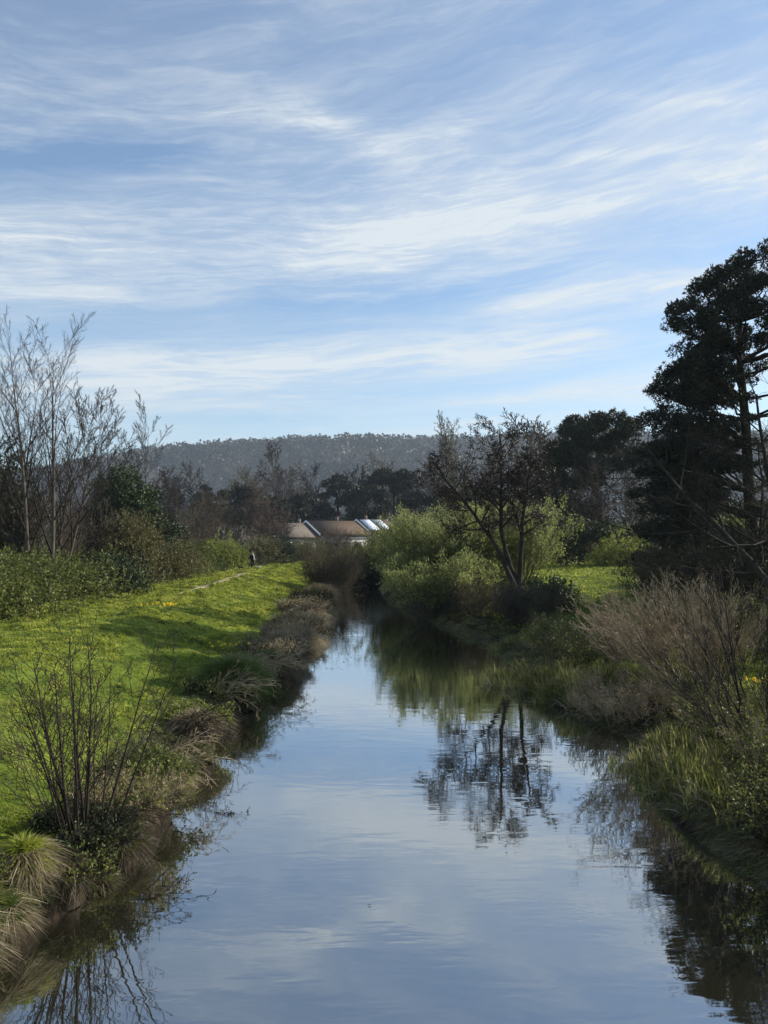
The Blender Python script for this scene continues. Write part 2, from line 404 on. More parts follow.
def water_mat():
    m, nt, N, L = new_mat('river_water'); Ex.nt = nt
    tc = N.new('ShaderNodeTexCoord')
    def wn(sx, sy, det, dist=0):
        mp = N.new('ShaderNodeMapping'); mp.inputs['Scale'].default_value = (sx, sy, 1); L.new(tc.outputs['Object'], mp.inputs[0])
        n = N.new('ShaderNodeTexNoise'); n.inputs['Scale'].default_value = 1; n.inputs['Detail'].default_value = det; n.inputs['Distortion'].default_value = dist
        L.new(mp.outputs[0], n.inputs['Vector']); return Ex(n.outputs[0])
    fine = wn(3.2, 9.0, 3, .3); mid = wn(.7, 2.2, 2, .4); patch = sstep(wn(.12, .22, 2), .40, .66)
    hgt = fine * (.10 + .55 * patch) * .012 + mid * .020
    b = N.new('ShaderNodeBump'); b.inputs['Strength'].default_value = 1; b.inputs['Distance'].default_value = 1.0
    b.inputs['Strength'].default_value = .17
    L.new(hgt.s, b.inputs['Height'])
    fr = N.new('ShaderNodeFresnel'); fr.inputs['IOR'].default_value = 1.6; L.new(b.outputs[0], fr.inputs['Normal'])
    f = Ex.m('MINIMUM', Ex(fr.outputs[0]) * 1.0 + .36, .97)
    gl = N.new('ShaderNodeBsdfGlossy'); gl.inputs['Roughness'].default_value = .02; gl.inputs['Color'].default_value = (.93, .97, 1, 1)
    L.new(b.outputs[0], gl.inputs['Normal'])
    df = N.new('ShaderNodeBsdfDiffuse'); df.inputs[0].default_value = (.018, .017, .009, 1)
    mx = N.new('ShaderNodeMixShader'); o = N.new('ShaderNodeOutputMaterial')
    L.new(f.s, mx.inputs[0]); L.new(df.outputs[0], mx.inputs[1]); L.new(gl.outputs[0], mx.inputs[2]); L.new(mx.outputs[0], o.inputs[0])
    return m
yy = axis([(-30, 190, 1.0)])
l_ = interp(EL, yy) - .8; r_e = interp(ER, yy) + .8
V = np.concatenate([np.stack([l_, yy, yy*0], 1), np.stack([r_e, yy, yy*0], 1)]); n = len(yy); i = np.arange(n-1)
tag(mesh_obj('river_water', V, [np.stack([i, i+n, i+n+1, i+1], 1)], water_mat()), kind='structure')

# worn footpath on the crest of the bank
def make_path():
    y = np.arange(44, 99, .25); xc = np.interp(y, [44, 55, 66, 82, 90, 99], [-12.6, -12.6, -12.7, -13.0, -10.4, -6.8])
    w = np.clip((vnoise(y*0, y, .33, 6) - .25) * .6 + (vnoise(y*0, y, 1.3, 8)-.5)*.25, .03, .33)
    w = w * np.where((y > 52) & (y < 74), 1.25, .6)
    xc = xc + (vnoise(y*0, y, .2, 9) - .5) * .5
    rows = []
    for k in (-1, -.4, .4, 1):
        X = xc + w*k*(1 + (vnoise(y, y*0, 2.3, 11+k) - .5) * .6); rows.append(np.stack([X, y, height(X, y) + (.03 if abs(k) < .5 else -.02)], 1))
    V = np.concatenate(rows); n = len(y); i = np.arange(n-1)
    P = np.concatenate([np.stack([i+a*n, i+(a+1)*n, i+1+(a+1)*n, i+1+a*n], 1) for a in range(3)])
    tag(mesh_obj('path', V, [P], solid_mat('worn_earth', [(.2, .16, .1), (.38, .31, .22)], 3, .9, .1), None, True), kind='structure')
make_path()

# hill far behind
def hill_h(X, Y):
    u = X / Y * F + CX                                # bearing, kept as photo column only to shape the skyline
    top = np.interp(X, [-3500, -1200, -900, -650, -500, -300, -60, 60, 250, 420, 700, 1400, 3500], [60, 70, 85, 120, 158, 178, 186, 188, 192, 196, 200, 170, 100])
    prof = smooth((Y - 900) / 700.) * .96 + .04*smooth((Y-1500)/300)
    lump = (vnoise(X, Y, .0045, 1) - .5) * 42 + (vnoise(X, Y, .011, 2) - .5) * 18
    return top * prof * (1 - .7 * smooth((Y - 1900) / 1500)) + lump * smooth((Y-900)/300) * (1 - smooth((Y-1350)/250)) - 3
hx = np.arange(-3500, 3501, 40.); hy = np.concatenate([np.arange(850, 2000, 25.), np.arange(2000, 3600, 100.)])
hillm = solid_mat('wooded_hillside', [(.05, .05, .034), (.07, .065, .045)], .02, .95, .05)
tag(grid_mesh('hill', hx, hy, hill_h, hillm), kind='structure')

def far_wood():
    r = np.random.RandomState(3); g = Geo(); gt = Geo()
    n = 15000
    Y = 880 + r.rand(n) * 760; X = (r.rand(n) * 2 - 1) * Y * .62
    Z = hill_h(X, Y); s = 4 + 9 * r.rand(n)**2.5
    k = 22
    C = np.repeat(np.stack([X, Y, Z + s*.7], 1), k, 0); S = np.repeat(s, k)
    d = rand_dir(n*k, r); C = C + d * (S * (.45 + .4*r.rand(n*k)))[:, None] * [1, 1, .85]
    g.leaves(C, d + rand_dir(n*k, r)*.8, S*.5, S*.42, r, N=nrm(d + rand_dir(n*k, r)*.5 + [0, 0, .8]))
    # ridge line: taller, gappy crowns against the sky
    n = 1500; X = (r.rand(n)*2 - 1) * 1100; Y = 1590 + r.rand(n)*130; Z = hill_h(X, Y) - 1
    H = 9 + r.rand(n)*10 * (vnoise(X, X*0, .012, 5) * .9 + .3); k = 20
    C = np.repeat(np.stack([X, Y, Z + H*.78], 1), k, 0); S = np.repeat(H*.30, k); d = rand_dir(n*k, r)
    C = C + d * (S*r.rand(n*k)**.4)[:, None]
    g.leaves(C, d + rand_dir(n*k, r), S*.55, S*.4, r)
    P = np.stack([X, Y, Z], 1); up = np.tile([0., 0, 1], (n, 1)); Hh = H[:, None]
    g.tubes(np.concatenate([P, P + up*Hh*.8, up, up, Hh*0 + .35, Hh*0 + .2], 1), 3)
    tag(g.obj('hillside_wood', M['wood_far']), kind='stuff')
    g = Geo(); n = 1800; X = (r.rand(n)*2 - 1) * 850; X = X[vnoise(X, X*0, .02, 15) > .42]; n = len(X); Y = 1572 + r.rand(n)*22; k = 4  # sparse pale specks strewn in front of the ridge crowns
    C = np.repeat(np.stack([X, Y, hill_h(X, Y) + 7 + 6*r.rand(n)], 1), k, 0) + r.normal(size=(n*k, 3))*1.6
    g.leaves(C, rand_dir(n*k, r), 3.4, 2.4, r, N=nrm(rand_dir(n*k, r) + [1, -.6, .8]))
    tag(g.obj('pale_ridge_specks', M['specks_pale']), kind='stuff')
far_wood()

# ------------------------------------------------------------------ grass
def grass():
    r = np.random.RandomState(11)
    def scatter(n, ymin, ymax, lo, hi):
        u = r.rand(n); y = ymin * (ymax / ymin) ** u
        a = lo(y); b = hi(y); x = a + (b - a) * r.rand(n)
        return x, y
    g = Geo()
    x, y = scatter(300000, 9.0, 104, lambda y: interp(PE, y) - 1.2, lambda y: interp(EL, y) - .6)
    vis = x > -.52 * y - 1
    x, y = x[vis], y[vis]
    # leave the worn path mostly bare
    pth = (np.abs(x - np.interp(y, [44, 55, 66, 82, 90, 99], [-12.6, -12.6, -12.7, -13.0, -10.4, -6.8])) < .35) & (y > 50) & (y < 76)
    x, y = x[~pth], y[~pth]
    dens = vnoise(x, y, .9, 21) * .6 + vnoise(x, y, 2.6, 22) * .6
    n = len(x); C = np.stack([x, y, height(x, y) - .01], 1)
    D = r.normal(size=(n, 3)) * [.55, .55, .2] + [0, 0, 1]
    tuft = smooth((vnoise(x, y, 1.9, 27)*.6 + vnoise(x, y, .8, 28)*.5 - .55) / .25)
    L = (.05 + .0016*y) * (.25 + 1.0*dens + 1.1*tuft) * (.6 + .8*r.rand(n)); W = .006 + .0008*y
    g.blades(C, D, L, W * (.7 + .6*r.rand(n)), .5, r)
    tag(g.obj('grass', M['grass']), kind='stuff')
    g = Geo()
    x, y = scatter(90000, 14, 110, lambda y: interp(ER, y) + 1.5 + 1.5*vnoise(y*0, y, .5, 3), lambda y: np.minimum(interp(ER, y) + 34, .54*y + 2))
    n = len(x); C = np.stack([x, y, height(x, y) - .01], 1)
    D = r.normal(size=(n, 3)) * [.55, .55, .2] + [0, 0, 1]; dens = vnoise(x, y, .9, 23)
    g.blades(C, D, (.09 + .0018*y) * (.5 + dens), (.008 + .0010*y) * (.7 + .6*r.rand(n)), .5, r)
    tag(g.obj('grass', M['grass']), kind='stuff')
grass()
def rank_grass():
    r = np.random.RandomState(12)
    for mt, n, hh in (('grass_dark', 60000, 1.5), ('dead', 9000, 1.1)):
        y = 9.5*(100/9.5)**r.rand(n); a = interp(PE, y) - 1; c = interp(EL, y) - .5; x = a + (c-a)*r.rand(n)
        m = (x > -.52*y - 1) & (vnoise(x, y, 1.9, 27)*.6 + vnoise(x, y, .8, 28)*.5 + r.rand(n)*.12 > (.70 if mt == 'grass_dark' else .60))
        x = x[m]; y = y[m]; q = len(x); D = r.normal(size=(q, 3))*[.6, .6, .1] + [0, 0, 1]
        g = Geo(); g.blades(np.stack([x, y, height(x, y) - .01], 1), D, (.05 + .0019*y)*hh*(.5 + .9*r.rand(q)), .008 + .0009*y, .6, r)
        tag(g.obj('rank_grass', M[mt]), kind='stuff')
rank_grass()

# ------------------------------------------------------------------ generators
BARE = dict(n=[9, 6, 5, 4], wob=[.05, .10, .14, .18], trop=[.02, .05, .04, .02], kids=[15, 9, 6], start=[.22, .2, .2], ang=[42, 42, 40],
            ratio=[.52, .42, .42], fall=.55, rr=.5, taper=[.06, .15, .3, .5])
def bare_tree(name, label, cat, group=None, H=12., rad=.14, prm=BARE, seed=1, mt='bark', mb='twig', stems=1, lean=.0, base=.15, minr=.006, catkins=0, catmat='catkin', leanvec=None, roots=None):
    r = np.random.RandomState(seed); t = empty(name); tag(t, label, cat, group)
    S = [[] for _ in prm['n']]; tips = []
    for k in range(stems):
        a = 6.283 * k / stems + r.rand(); d = np.array([math.cos(a)*lean, math.sin(a)*lean, 1.])
        if leanvec is not None: d = np.array(leanvec[k % len(leanvec)], float)
        d /= np.linalg.norm(d)
        grow(S, tips, r, np.array([math.cos(a)*base*(stems > 1), math.sin(a)*base*(stems > 1), -.3]), d, H * (1 if k == 0 or stems < 3 else .7 + .3*r.rand()) / .97, rad, 0, prm, minr)
    g = Geo(); g.tubes(S[0], 8); g.obj('trunk', M[mt], t, True)
    g = Geo()
    for q in range(1, len(S)):
        if S[q]: g.tubes(S[q], 5 if q == 1 else 3)
    g.obj('branches', M[mb], t)
    if catkins:
        tp = np.array(tips); idx = r.randint(0, len(tp), catkins); g = Geo()
        C = tp[idx, :3] + r.normal(size=(catkins, 3)) * .06
        g.leaves(C, rand_dir(catkins, r) - [0, 0, .6], .09 + .05*r.rand(catkins), .05, r); g.obj('catkins', M[catmat], t)
    return t

def crown_points(r, n, ells, shell=.35, ground=None):
    """points in ellipsoid clumps; ells: rows (x,y,z,rx,ry,rz)"""
    e = np.array(ells, float); vol = (e[:, 3]*e[:, 4]*e[:, 5]) ** .67; idx = r.choice(len(e), n, p=vol/vol.sum())
    d = rand_dir(n, r); rr = (shell + (1-shell)*r.rand(n)) ** .6
    C = e[idx, :3] + d * e[idx, 3:6] * rr[:, None]
    return C, d
def leafy(name, label, cat, group=None, ells=None, w=4., h=3., n=9000, leaf=(.16, .10), mat='hedge', seed=1, clumps=26, stems=14, mb='twig', open_=.25, stemr=.03, up=.0, spill=.12):
    """bush or tree of many small leafy sprays carried on stems; z=0 is the ground"""
    r = np.random.RandomState(seed); t = empty(name); tag(t, label, cat, group)
    if ells is None:
        ells = []
        for k in range(clumps):
            d = rand_dir(1, r)[0]; d[2] = abs(d[2]); q = .35 + .5*r.rand()
            s = (.20 + .20*r.rand())
            ells.append([d[0]*w/2*q*1.1, d[1]*w/2*q*1.1, h*(.12 + .72*d[2]*q*1.15), w*s, w*s, h*s*.9])
    ells = np.array(ells, float)
    # sprays: small twig-like groups of leaves
    ns = n // 9; C0, d0 = crown_points(r, ns, ells, open_)
    dirn = nrm(d0 + rand_dir(ns, r)*.6 + [0, 0, .35 + up]); Ls = (leaf[0]*(1.8 + 2.4*r.rand(ns)))[:, None]
    g = Geo(); k = 9; tt = np.tile(np.linspace(0, 1, k), ns)[:, None]
    C = np.repeat(C0, k, 0) + np.repeat(dirn*Ls, k, 0)*tt + r.normal(size=(ns*k, 3))*leaf[0]*spill
    C[:, 2] = np.maximum(C[:, 2], .02)
    g.leaves(C, np.repeat(dirn, k, 0)*.7 + rand_dir(ns*k, r), leaf[0]*(.6 + .8*r.rand(ns*k)), leaf[1]*(.6 + .8*r.rand(ns*k)), r)
    g.obj('foliage', M[mat], t)
    g = Geo(); segs = []
    for q in range(stems):
        e = ells[r.randint(len(ells))]; p = np.array([r.normal()*w*.06, r.normal()*w*.06, -.2]); end = e[:3] + rand_dir(1, r)[0]*e[3:6]*1.0
        n_ = 6; prev = p; pd = np.array([0, 0, 1.])
        for i in range(1, n_+1):
            f = i/n_; q_ = p*(1-f) + end*f; q_[2] = p[2] + (end[2]-p[2])*(f**.75); q_ = q_ + r.normal(size=3)*w*.012
            nd = (q_-prev); nd = nd/np.linalg.norm(nd)
            segs.append(np.concatenate([prev, q_, pd if i > 1 else nd, nd, [stemr*(1-.8*(i-1)/n_), stemr*(1-.8*i/n_)]])); prev = q_; pd = nd
    for e0, dd, ll in zip(C0[:stems*25], dirn, Ls[:, 0]):
        segs.append(np.concatenate([e0 - dd*ll*1.5, e0 + dd*ll*1.2, dd, dd, [stemr*.2, stemr*.08]]))
    g.tubes(segs, 4); g.obj('stems', M[mb], t)
    return t
def pine_tree(name, label, cat, base, clumps, trunk, rad, n, tuft, seed, group=None, limbs=True, mat='pine', mt='bark_dark', dens=1.0):
    """trunk: list of points; clumps: (x,y,z,r) relative to the base"""
    r = np.random.RandomState(seed); t = empty(name, base); tag(t, label, cat, group)
    tr = np.array(trunk, float); g = Geo(); segs = []
    def poly(pts, r0, r1):
        out = []; m = len(pts)
        D = [nrm(pts[min(i+1, m-1)] - pts[max(i-1, 0)]) for i in range(m)]
        for i in range(m-1):
            a = r0 + (r1-r0)*i/(m-1); b = r0 + (r1-r0)*(i+1)/(m-1); out.append(np.concatenate([pts[i], pts[i+1], D[i], D[i+1], [a, b]]))
        return out
    fine = []
    for i in range(len(tr)-1):
        for f in (0, .33, .66): fine.append(tr[i]*(1-f) + tr[i+1]*f + r.normal(size=3)*rad*.12*(f > 0))
    fine.append(tr[-1]); g.tubes(poly(np.array(fine), rad, rad*.18), 10); fg = Geo(); ells = []
    for c in clumps:
        c = np.array(c, float); cr = c[3]; c = c[:3]
        k = np.argmin(np.abs(np.array(fine)[:, 2] - max(c[2] - cr*.8 - np.linalg.norm(c[:2])*.25, .8))); st = np.array(fine)[k]
        pts = []
        for i in range(7):
            f = i/6; q = st*(1-f) + c*f; q[2] += math.sin(f*3.14)*(-.04)*np.linalg.norm(c-st); pts.append(q + r.normal(size=3)*.06*(0 < i))
        g.tubes(poly(np.array(pts), rad*.22, .035), 5)
        sub = 5 + int(cr*3)
        for q in range(sub):
            d = rand_dir(1, r)[0]; d[2] = abs(d[2])*.75 - .2
            cc = c + d*cr*.75; ells.append([*cc, cr*.44, cr*.44, cr*.34])
            g.tubes(poly(np.array([c - [0, 0, cr*.2], (c+cc)/2 + r.normal(size=3)*.05, cc]), .04, .015), 3)
    g.obj('trunk', M[mt], t)
    ns = n // 5; C0, d0 = crown_points(r, ns, ells, .3); k = 5
    D = np.repeat(d0 + [0, 0, .5], k, 0)*.6 + rand_dir(ns*k, r)
    fg.leaves(np.repeat(C0, k, 0), D, tuft*(.6 + .7*r.rand(ns*k)), tuft*.32, r)
    fg.obj('crown', M[mat], t)
    return t

WIL = dict(n=[8, 5, 3], wob=[.07, .10, .12], trop=[.04, .06, .04], kids=[9, 5], start=[.25, .25], ang=[26, 26], ratio=[.42, .42], fall=.5, rr=.5, taper=[.2, .3, .5])
def twiggy(name, label, cat, group=None, H=3., stems=40, spread=.8, rad=.02, prm=WIL, seed=1, mb='twig', leafm=None, nleaf=0, leaf=(.06, .03), base=.5, minr=.004, lean=(0, 0), jitter=.25, sides=4):
    """shrub of many stems rising from one stool, optionally with small leaves along the twigs"""
    r = np.random.RandomState(seed); t = empty(name); tag(t, label, cat, group)
    S = [[] for _ in prm['n']]; tips = []
    for k in range(stems):
        a = r.rand()*6.283; s = spread * math.sqrt(r.rand())
        d = np.array([math.cos(a)*s + lean[0], math.sin(a)*s + lean[1], 1.]); d /= np.linalg.norm(d)
        p = np.array([math.cos(a)*base*r.rand(), math.sin(a)*base*r.rand(), -.1])
        grow(S, tips, r, p, d, H*(1 - jitter + jitter*1.2*r.rand()), rad*(.6 + .6*r.rand()), 0, prm, minr)
    hub = [np.concatenate([[0, 0, -.15], q[:3] + [0, 0, -.02], nrm(q[:3] + [0, 0, .16]), nrm(q[:3] + [0, 0, .16]), [rad, rad*.8]]) for q in S[0][::prm['n'][0]]]
    g = Geo(); g.tubes(S[0], sides); g.tubes(hub, sides)
    if stems > 20: g.obj('stems', M[mb], t); g = Geo()
    for q in S[1:]: g.tubes(q, 3)
    g.obj('twigs' if stems > 20 else 'stems', M[mb], t)
    if nleaf:
        tp = np.array(tips); idx = r.randint(0, len(tp), nleaf); g = Geo()
        D = tp[idx, 3:]*1.0 + rand_dir(nleaf, r)*.7
        g.leaves(tp[idx, :3] + r.normal(size=(nleaf, 3))*leaf[0]*.9, D, leaf[0]*(.6+.8*r.rand(nleaf)), leaf[1]*(.7+.6*r.rand(nleaf)), r)
        g.obj('foliage', M[leafm], t)
    return t
def tussock(name, label, cat, group=None, w=1., h=.6, n=1200, mat='grass_dark', skirt='dead', nsk=900, seed=1, bl=.5, bw=.012, droop=1.2):
    r = np.random.RandomState(seed); t = empty(name); tag(t, label, cat, group); g = Geo()
    a = r.rand(n)*6.283; q = np.sqrt(r.rand(n)); C = np.stack([np.cos(a)*q*w*.38, np.sin(a)*q*w*.38, h*(.9 - .55*q*q) - .05], 1)
    D = np.stack([np.cos(a)*q*.9, np.sin(a)*q*.9, np.ones(n)], 1) + r.normal(size=(n, 3))*.4
    g.blades(C, D, bl*(.35 + .8*r.rand(n)), bw*(.6 + .8*r.rand(n)), .7, r, 3); g.obj('blades', M[mat], t)
    if nsk:
        g = Geo(); a = r.rand(nsk)*6.283; q = .7 + .4*r.rand(nsk); C = np.stack([np.cos(a)*q*w*.38, np.sin(a)*q*w*.38, h*(.25 + .6*r.rand(nsk))], 1)
        D = np.stack([np.cos(a)*.7, np.sin(a)*.7, .1 + 0*a], 1) + r.normal(size=(nsk, 3))*.5
        g.blades(C, D, bl*.8*(.3 + .9*r.rand(nsk)), bw*(.6 + .8*r.rand(nsk)), droop*1.5, r, 3); g.obj('dead_skirt', M[skirt], t); g = Geo()
        # earth core
        th = np.arange(12)/12*6.283
        for z0, z1, r0, r1 in ((-.4, h*.3, .42, .38), (h*.3, h*.65, .38, .30), (h*.65, h*.85, .30, .05)):
            V = np.concatenate([np.stack([np.cos(th)*w*r0, np.sin(th)*w*r0, th*0+z0], 1), np.stack([np.cos(th)*w*r1, np.sin(th)*w*r1, th*0+z1], 1)])
            i = np.arange(12); g.add(V, np.stack([i, (i+1) % 12, (i+1) % 12+12, i+12], 1))
        g.obj('root_mound', M['soil'], t)
    return t
def reeds(name, label, cat, group=None, pts=None, n=2500, bl=.7, bw=.02, seed=1, dead=.25, spread=.22):
    """stand of upright strap leaves over an outline given by discs (x,y,r) relative to base"""
    r = np.random.RandomState(seed); t = empty(name); tag(t, label, cat, group)
    pts = np.array(pts, float); idx = r.choice(len(pts), n, p=pts[:, 2]**2/(pts[:, 2]**2).sum())
    a = r.rand(n)*6.283; q = np.sqrt(r.rand(n))*pts[idx, 2]; C = np.stack([pts[idx, 0]+np.cos(a)*q, pts[idx, 1]+np.sin(a)*q, 0*a], 1)
    # grow in bunches
    C[:, :2] = np.round(C[:, :2]/.16)*.16 + r.normal(size=(n, 2))*.045
    return t, C, r
def place(o, d, x=None, X=None, sink=.0, rz=0., s=1., sz=None, z=None):
    X = px(x, d) if X is None else X
    o.location = (X, d, (gz(X, d) if z is None else z) - sink); o.rotation_euler = (0, 0, rz)
    o.scale = (s, s, s if sz is None else sz)
    return o
def again(src, label=None, **k):
    c = copy_tree(src)
    if label: c['label'] = label
    return place(c, **k)
# ------------------------------------------------------------------ things: hedge behind the left bank
HG = 'bushes of the hedge behind the left bank'
place(leafy('hedge_bush', 'wide mid green bush at the left edge of the photo, under the tallest bare tree', 'bush', HG, w=9, h=3.6, n=26000, seed=21, mat='hedge', clumps=34), 44, 30, sink=.1)
place(leafy('hedge_bush', 'low green bush nearest the camera, cut off by the left frame edge', 'bush', HG, w=6, h=3.0, n=14000, seed=22, mat='hedge'), 37, -10, sink=.1)
place(leafy('hedge_bush', 'mid green bush beneath the bare purplish thicket', 'bush', HG, w=6.5, h=3.6, n=16000, seed=23, mat='hedge'), 52, 88)
place(leafy('hedge_bush', 'tall rounded olive brown bush beside the ivy clad tree', 'bush', HG, w=5.0, h=5.6, n=20000, seed=24, mat='olive', clumps=30), 58, 128)
place(leafy('hedge_bush', 'low olive bush just right of the tall rounded olive one', 'bush', HG, w=6, h=3.2, n=12000, seed=25, mat='olive'), 64, 172)
place(leafy('hedge_bush', 'green bush between the olive bushes and the yellow green one', 'bush', HG, w=6, h=3.6, n=12000, seed=26, mat='hedge'), 74, 190)
place(leafy('hedge_bush', 'bright yellow green bush left of the walking person', 'bush', HG, w=4.6, h=4.6, n=12000, seed=27, mat='yellowgreen', up=.6), 86, 222)
place(leafy('hedge_bush', 'small dark green bush low in the hedge under the ivy clad tree', 'bush', HG, w=4.5, h=2.8, n=9000, seed=28, mat='darkshrub'), 50, 108)
place(leafy('hedge_bush', 'olive green bush right behind the walking person', 'bush', HG, w=6, h=4.4, n=11000, seed=29, mat='olive'), 104, 258)
place(leafy('hedge_bush', 'dark green bush right of the walking person', 'bush', HG, w=4, h=4.4, n=9000, seed=30, mat='darkshrub'), 108, 284)
place(leafy('hedge_bush', 'pale olive bush in front of the left house roof', 'bush', HG, w=7, h=3.7, n=13000, seed=31, mat='olive'), 118, 308)
# ivy clad trees
def ivy_tree(label, w, h, seed, n, lo=.35):
    r = np.random.RandomState(seed); e = []
    for k in range(24):
        z = h*(lo + (.9-lo)*r.rand()); q = (1 - abs(z/h - .62)*1.3); a = r.rand()*6.28
        e.append([math.cos(a)*w*.30*q, math.sin(a)*w*.30*q, z, w*.22, w*.22, h*.11])
    return leafy('ivy_tree', label, 'tree', 'ivy clad trees behind the left bank', ells=e, w=w, h=h, n=n, leaf=(.20, .15), mat='ivy', seed=seed, stems=16, mb='bark', stemr=.09)
place(ivy_tree('dark ivy clad round tree among bare branches left of the far hill', 6.0, 9.6, 41, 24000), 62, 122)
place(ivy_tree('dark ivy clad tree cut off by the left frame edge', 4.4, 10.5, 42, 15000, .1), 50, 2)
place(ivy_tree('small dark ivy clad tree low behind the right side of the hedge', 4.5, 5.6, 43, 10000, .3), 70, 160)

BT = 'bare trees behind the left bank'
TALL = dict(BARE); TALL.update(kids=[19, 9, 8], start=[.18, .2, .2], ang=[32, 30, 32], ratio=[.46, .38, .40], trop=[.02, .05, .035, .02], wob=[.022, .045, .06, .08])
place(bare_tree('bare_tree', 'tallest bare tree with pale straight trunk near the left edge', 'tree', BT, 14.6, .15, TALL, 51, 'bark', 'twig_dark', stems=2, lean=.04, base=.5, minr=.0075), 45, 40, sink=.1)
place(bare_tree('bare_tree', 'tall bare tree of several stems cut off at the left edge', 'tree', BT, 13.6, .14, TALL, 52, 'bark_dark', 'twig_dark', stems=2, lean=.09, minr=.010), 47, 8)
place(bare_tree('bare_tree', 'bare tree leaning right, between the tallest one and the ivy clad tree', 'tree', BT, 11.6, .12, TALL, 53, 'bark', 'twig_dark', stems=2, leanvec=[(.34, 0, 1), (.1, .1, 1)], minr=.012), 48, 52)
place(bare_tree('bare_tree', 'slender bare tree with fine crown above the ivy clad tree', 'tree', BT, 14.2, .12, TALL, 54, 'bark', 'twig_dark', minr=.014), 72, 112)
place(bare_tree('bare_tree', 'slender bare tree rising right of the ivy clad tree', 'tree', BT, 14.4, .12, TALL, 55, 'bark', 'twig_dark', minr=.014), 74, 146)
THK = dict(n=[7, 5, 4], wob=[.08, .13, .16], trop=[.03, .05, .03], kids=[12, 7], start=[.15, .2], ang=[36, 36], ratio=[.45, .45], fall=.5, rr=.5, taper=[.2, .3, .5])
place(twiggy('bare_thicket', 'purplish bare thicket between the tall bare tree and the ivy clad tree', 'thicket', BT, 6.6, 26, .45, .05, THK, 56, 'twig_purple', base=2.4, minr=.012), 58, 84)
place(twiggy('bare_thicket', 'grey brown bare thicket at the foot of the leftmost tall trees', 'thicket', BT, 7.0, 24, .40, .05, THK, 57, 'twig', base=2.6, minr=.012), 52, 28)
place(twiggy('bare_thicket', 'brown bare thicket above the low olive bush', 'thicket', BT, 6.5, 20, .4, .05, THK, 58, 'twig', base=2.4, minr=.014), 76, 168)

# ------------------------------------------------------------------ middle distance wood
MB = 'bare trees in the wood beyond the houses'
MID = dict(n=[8, 6, 5, 3], wob=[.05, .08, .11, .14], trop=[.02, .06, .05, .03], kids=[17, 10, 5], start=[.18, .2, .2], ang=[44, 42, 40], ratio=[.46, .44, .44], fall=.45, rr=.5, taper=[.15, .2, .3, .5])
b1 = bare_tree('bare_tree', 'grey bare tree left of the dark round conifer', 'tree', MB, 15, .22, MID, 61, 'bark', 'twig_dark', minr=.045)
b2 = bare_tree('bare_tree', 'x', 'tree', MB, 15, .20, MID, 62, 'bark', 'twig_purple', stems=3, lean=.22, minr=.045)
b3 = bare_tree('bare_tree', 'x', 'tree', MB, 15, .22, MID, 63, 'bark_pale', 'twig', stems=2, lean=.15, minr=.045)
b4 = bare_tree('bare_tree', 'x', 'tree', MB, 15, .22, MID, 64, 'bark_dark', 'twig_dark', stems=2, lean=.18, minr=.045)
first = {}
def mids(src, x, ytop, d, label, rz):
    hgt = pz(ytop, d) - 2.0
    if id(src) not in first: first[id(src)] = 1; o = src; o['label'] = label
    else: o = copy_tree(src); o['label'] = label
    s = hgt / src.get('h0', 15.); return place(o, d, x, s=s*.98, rz=rz, z=2.0)
mids(b1, 178, 492, 130, 'grey bare tree first to the right of the ivy clad tree', 0)
mids(b2, 200, 500, 118, 'purplish bare tree above the yellow green bush', 1)
mids(b1, 162, 484, 150, 'grey bare tree half hidden behind the ivy clad tree', 2.2)
mids(b3, 214, 496, 140, 'pale stemmed bare tree left of the dark round conifer', .4)
mids(b3, 236, 505, 128, 'small pale stemmed bare tree in front of the dark round conifer', 3.0)
mids(b2, 262, 486, 126, 'broad vase shaped bare tree above the walking person', 2.0)
mids(b1, 281, 461, 240, 'tallest bare tree of the distant wood, right of the dark round conifer', 4.0)
mids(b2, 300, 474, 235, 'broad purplish bare tree right of the tallest distant one', 3.3)
mids(b1, 318, 480, 225, 'grey bare tree left of the spiky cedar', 5.0)
mids(b3, 250, 478, 250, 'pale bare tree right behind the dark round conifer', 1.3)
mids(b4, 356, 476, 240, 'dark bare tree right of the spiky cedar', .7)
mids(b2, 381, 468, 260, 'reddish brown bare tree with the roundest crown above the houses', 5.2)
mids(b4, 405, 482, 230, 'dark bare tree right of the flat topped distant pine', 2.2)
mids(b1, 424, 486, 215, 'grey bare tree just left of the yellowish poplar', 1.7)
mids(b4, 438, 476, 250, 'dark bare tree behind the yellowish poplar', 3.9)
mids(b1, 190, 478, 260, 'grey bare tree left of the small distant conifer', 2.9)
mids(b4, 170, 482, 235, 'dark bare tree against the left slope of the hill', 4.4)
mids(b2, 462, 470, 210, 'purplish bare tree behind the alder', 4.4)
mids(b1, 522, 444, 150, 'grey bare tree behind the alder top, left of the umbrella pine', .9)
mids(b3, 556, 436, 118, 'pale grey bare tree rising just left of the umbrella pine', 2.6)
mids(b2, 540, 448, 100, 'purplish bare tree between the alder and the umbrella pine', 5.9)
mids(b1, 632, 470, 92, 'grey bare tree between the umbrella pine and the big pine', 3.6)
mids(b3, 650, 478, 120, 'pale bare tree low behind the big pine', 4.9)
mids(b4, 500, 460, 140, 'dark bare tree directly behind the alder stems', 1.1)
mids(b2, 586, 470, 84, 'low purplish bare tree under the umbrella pine', .2)

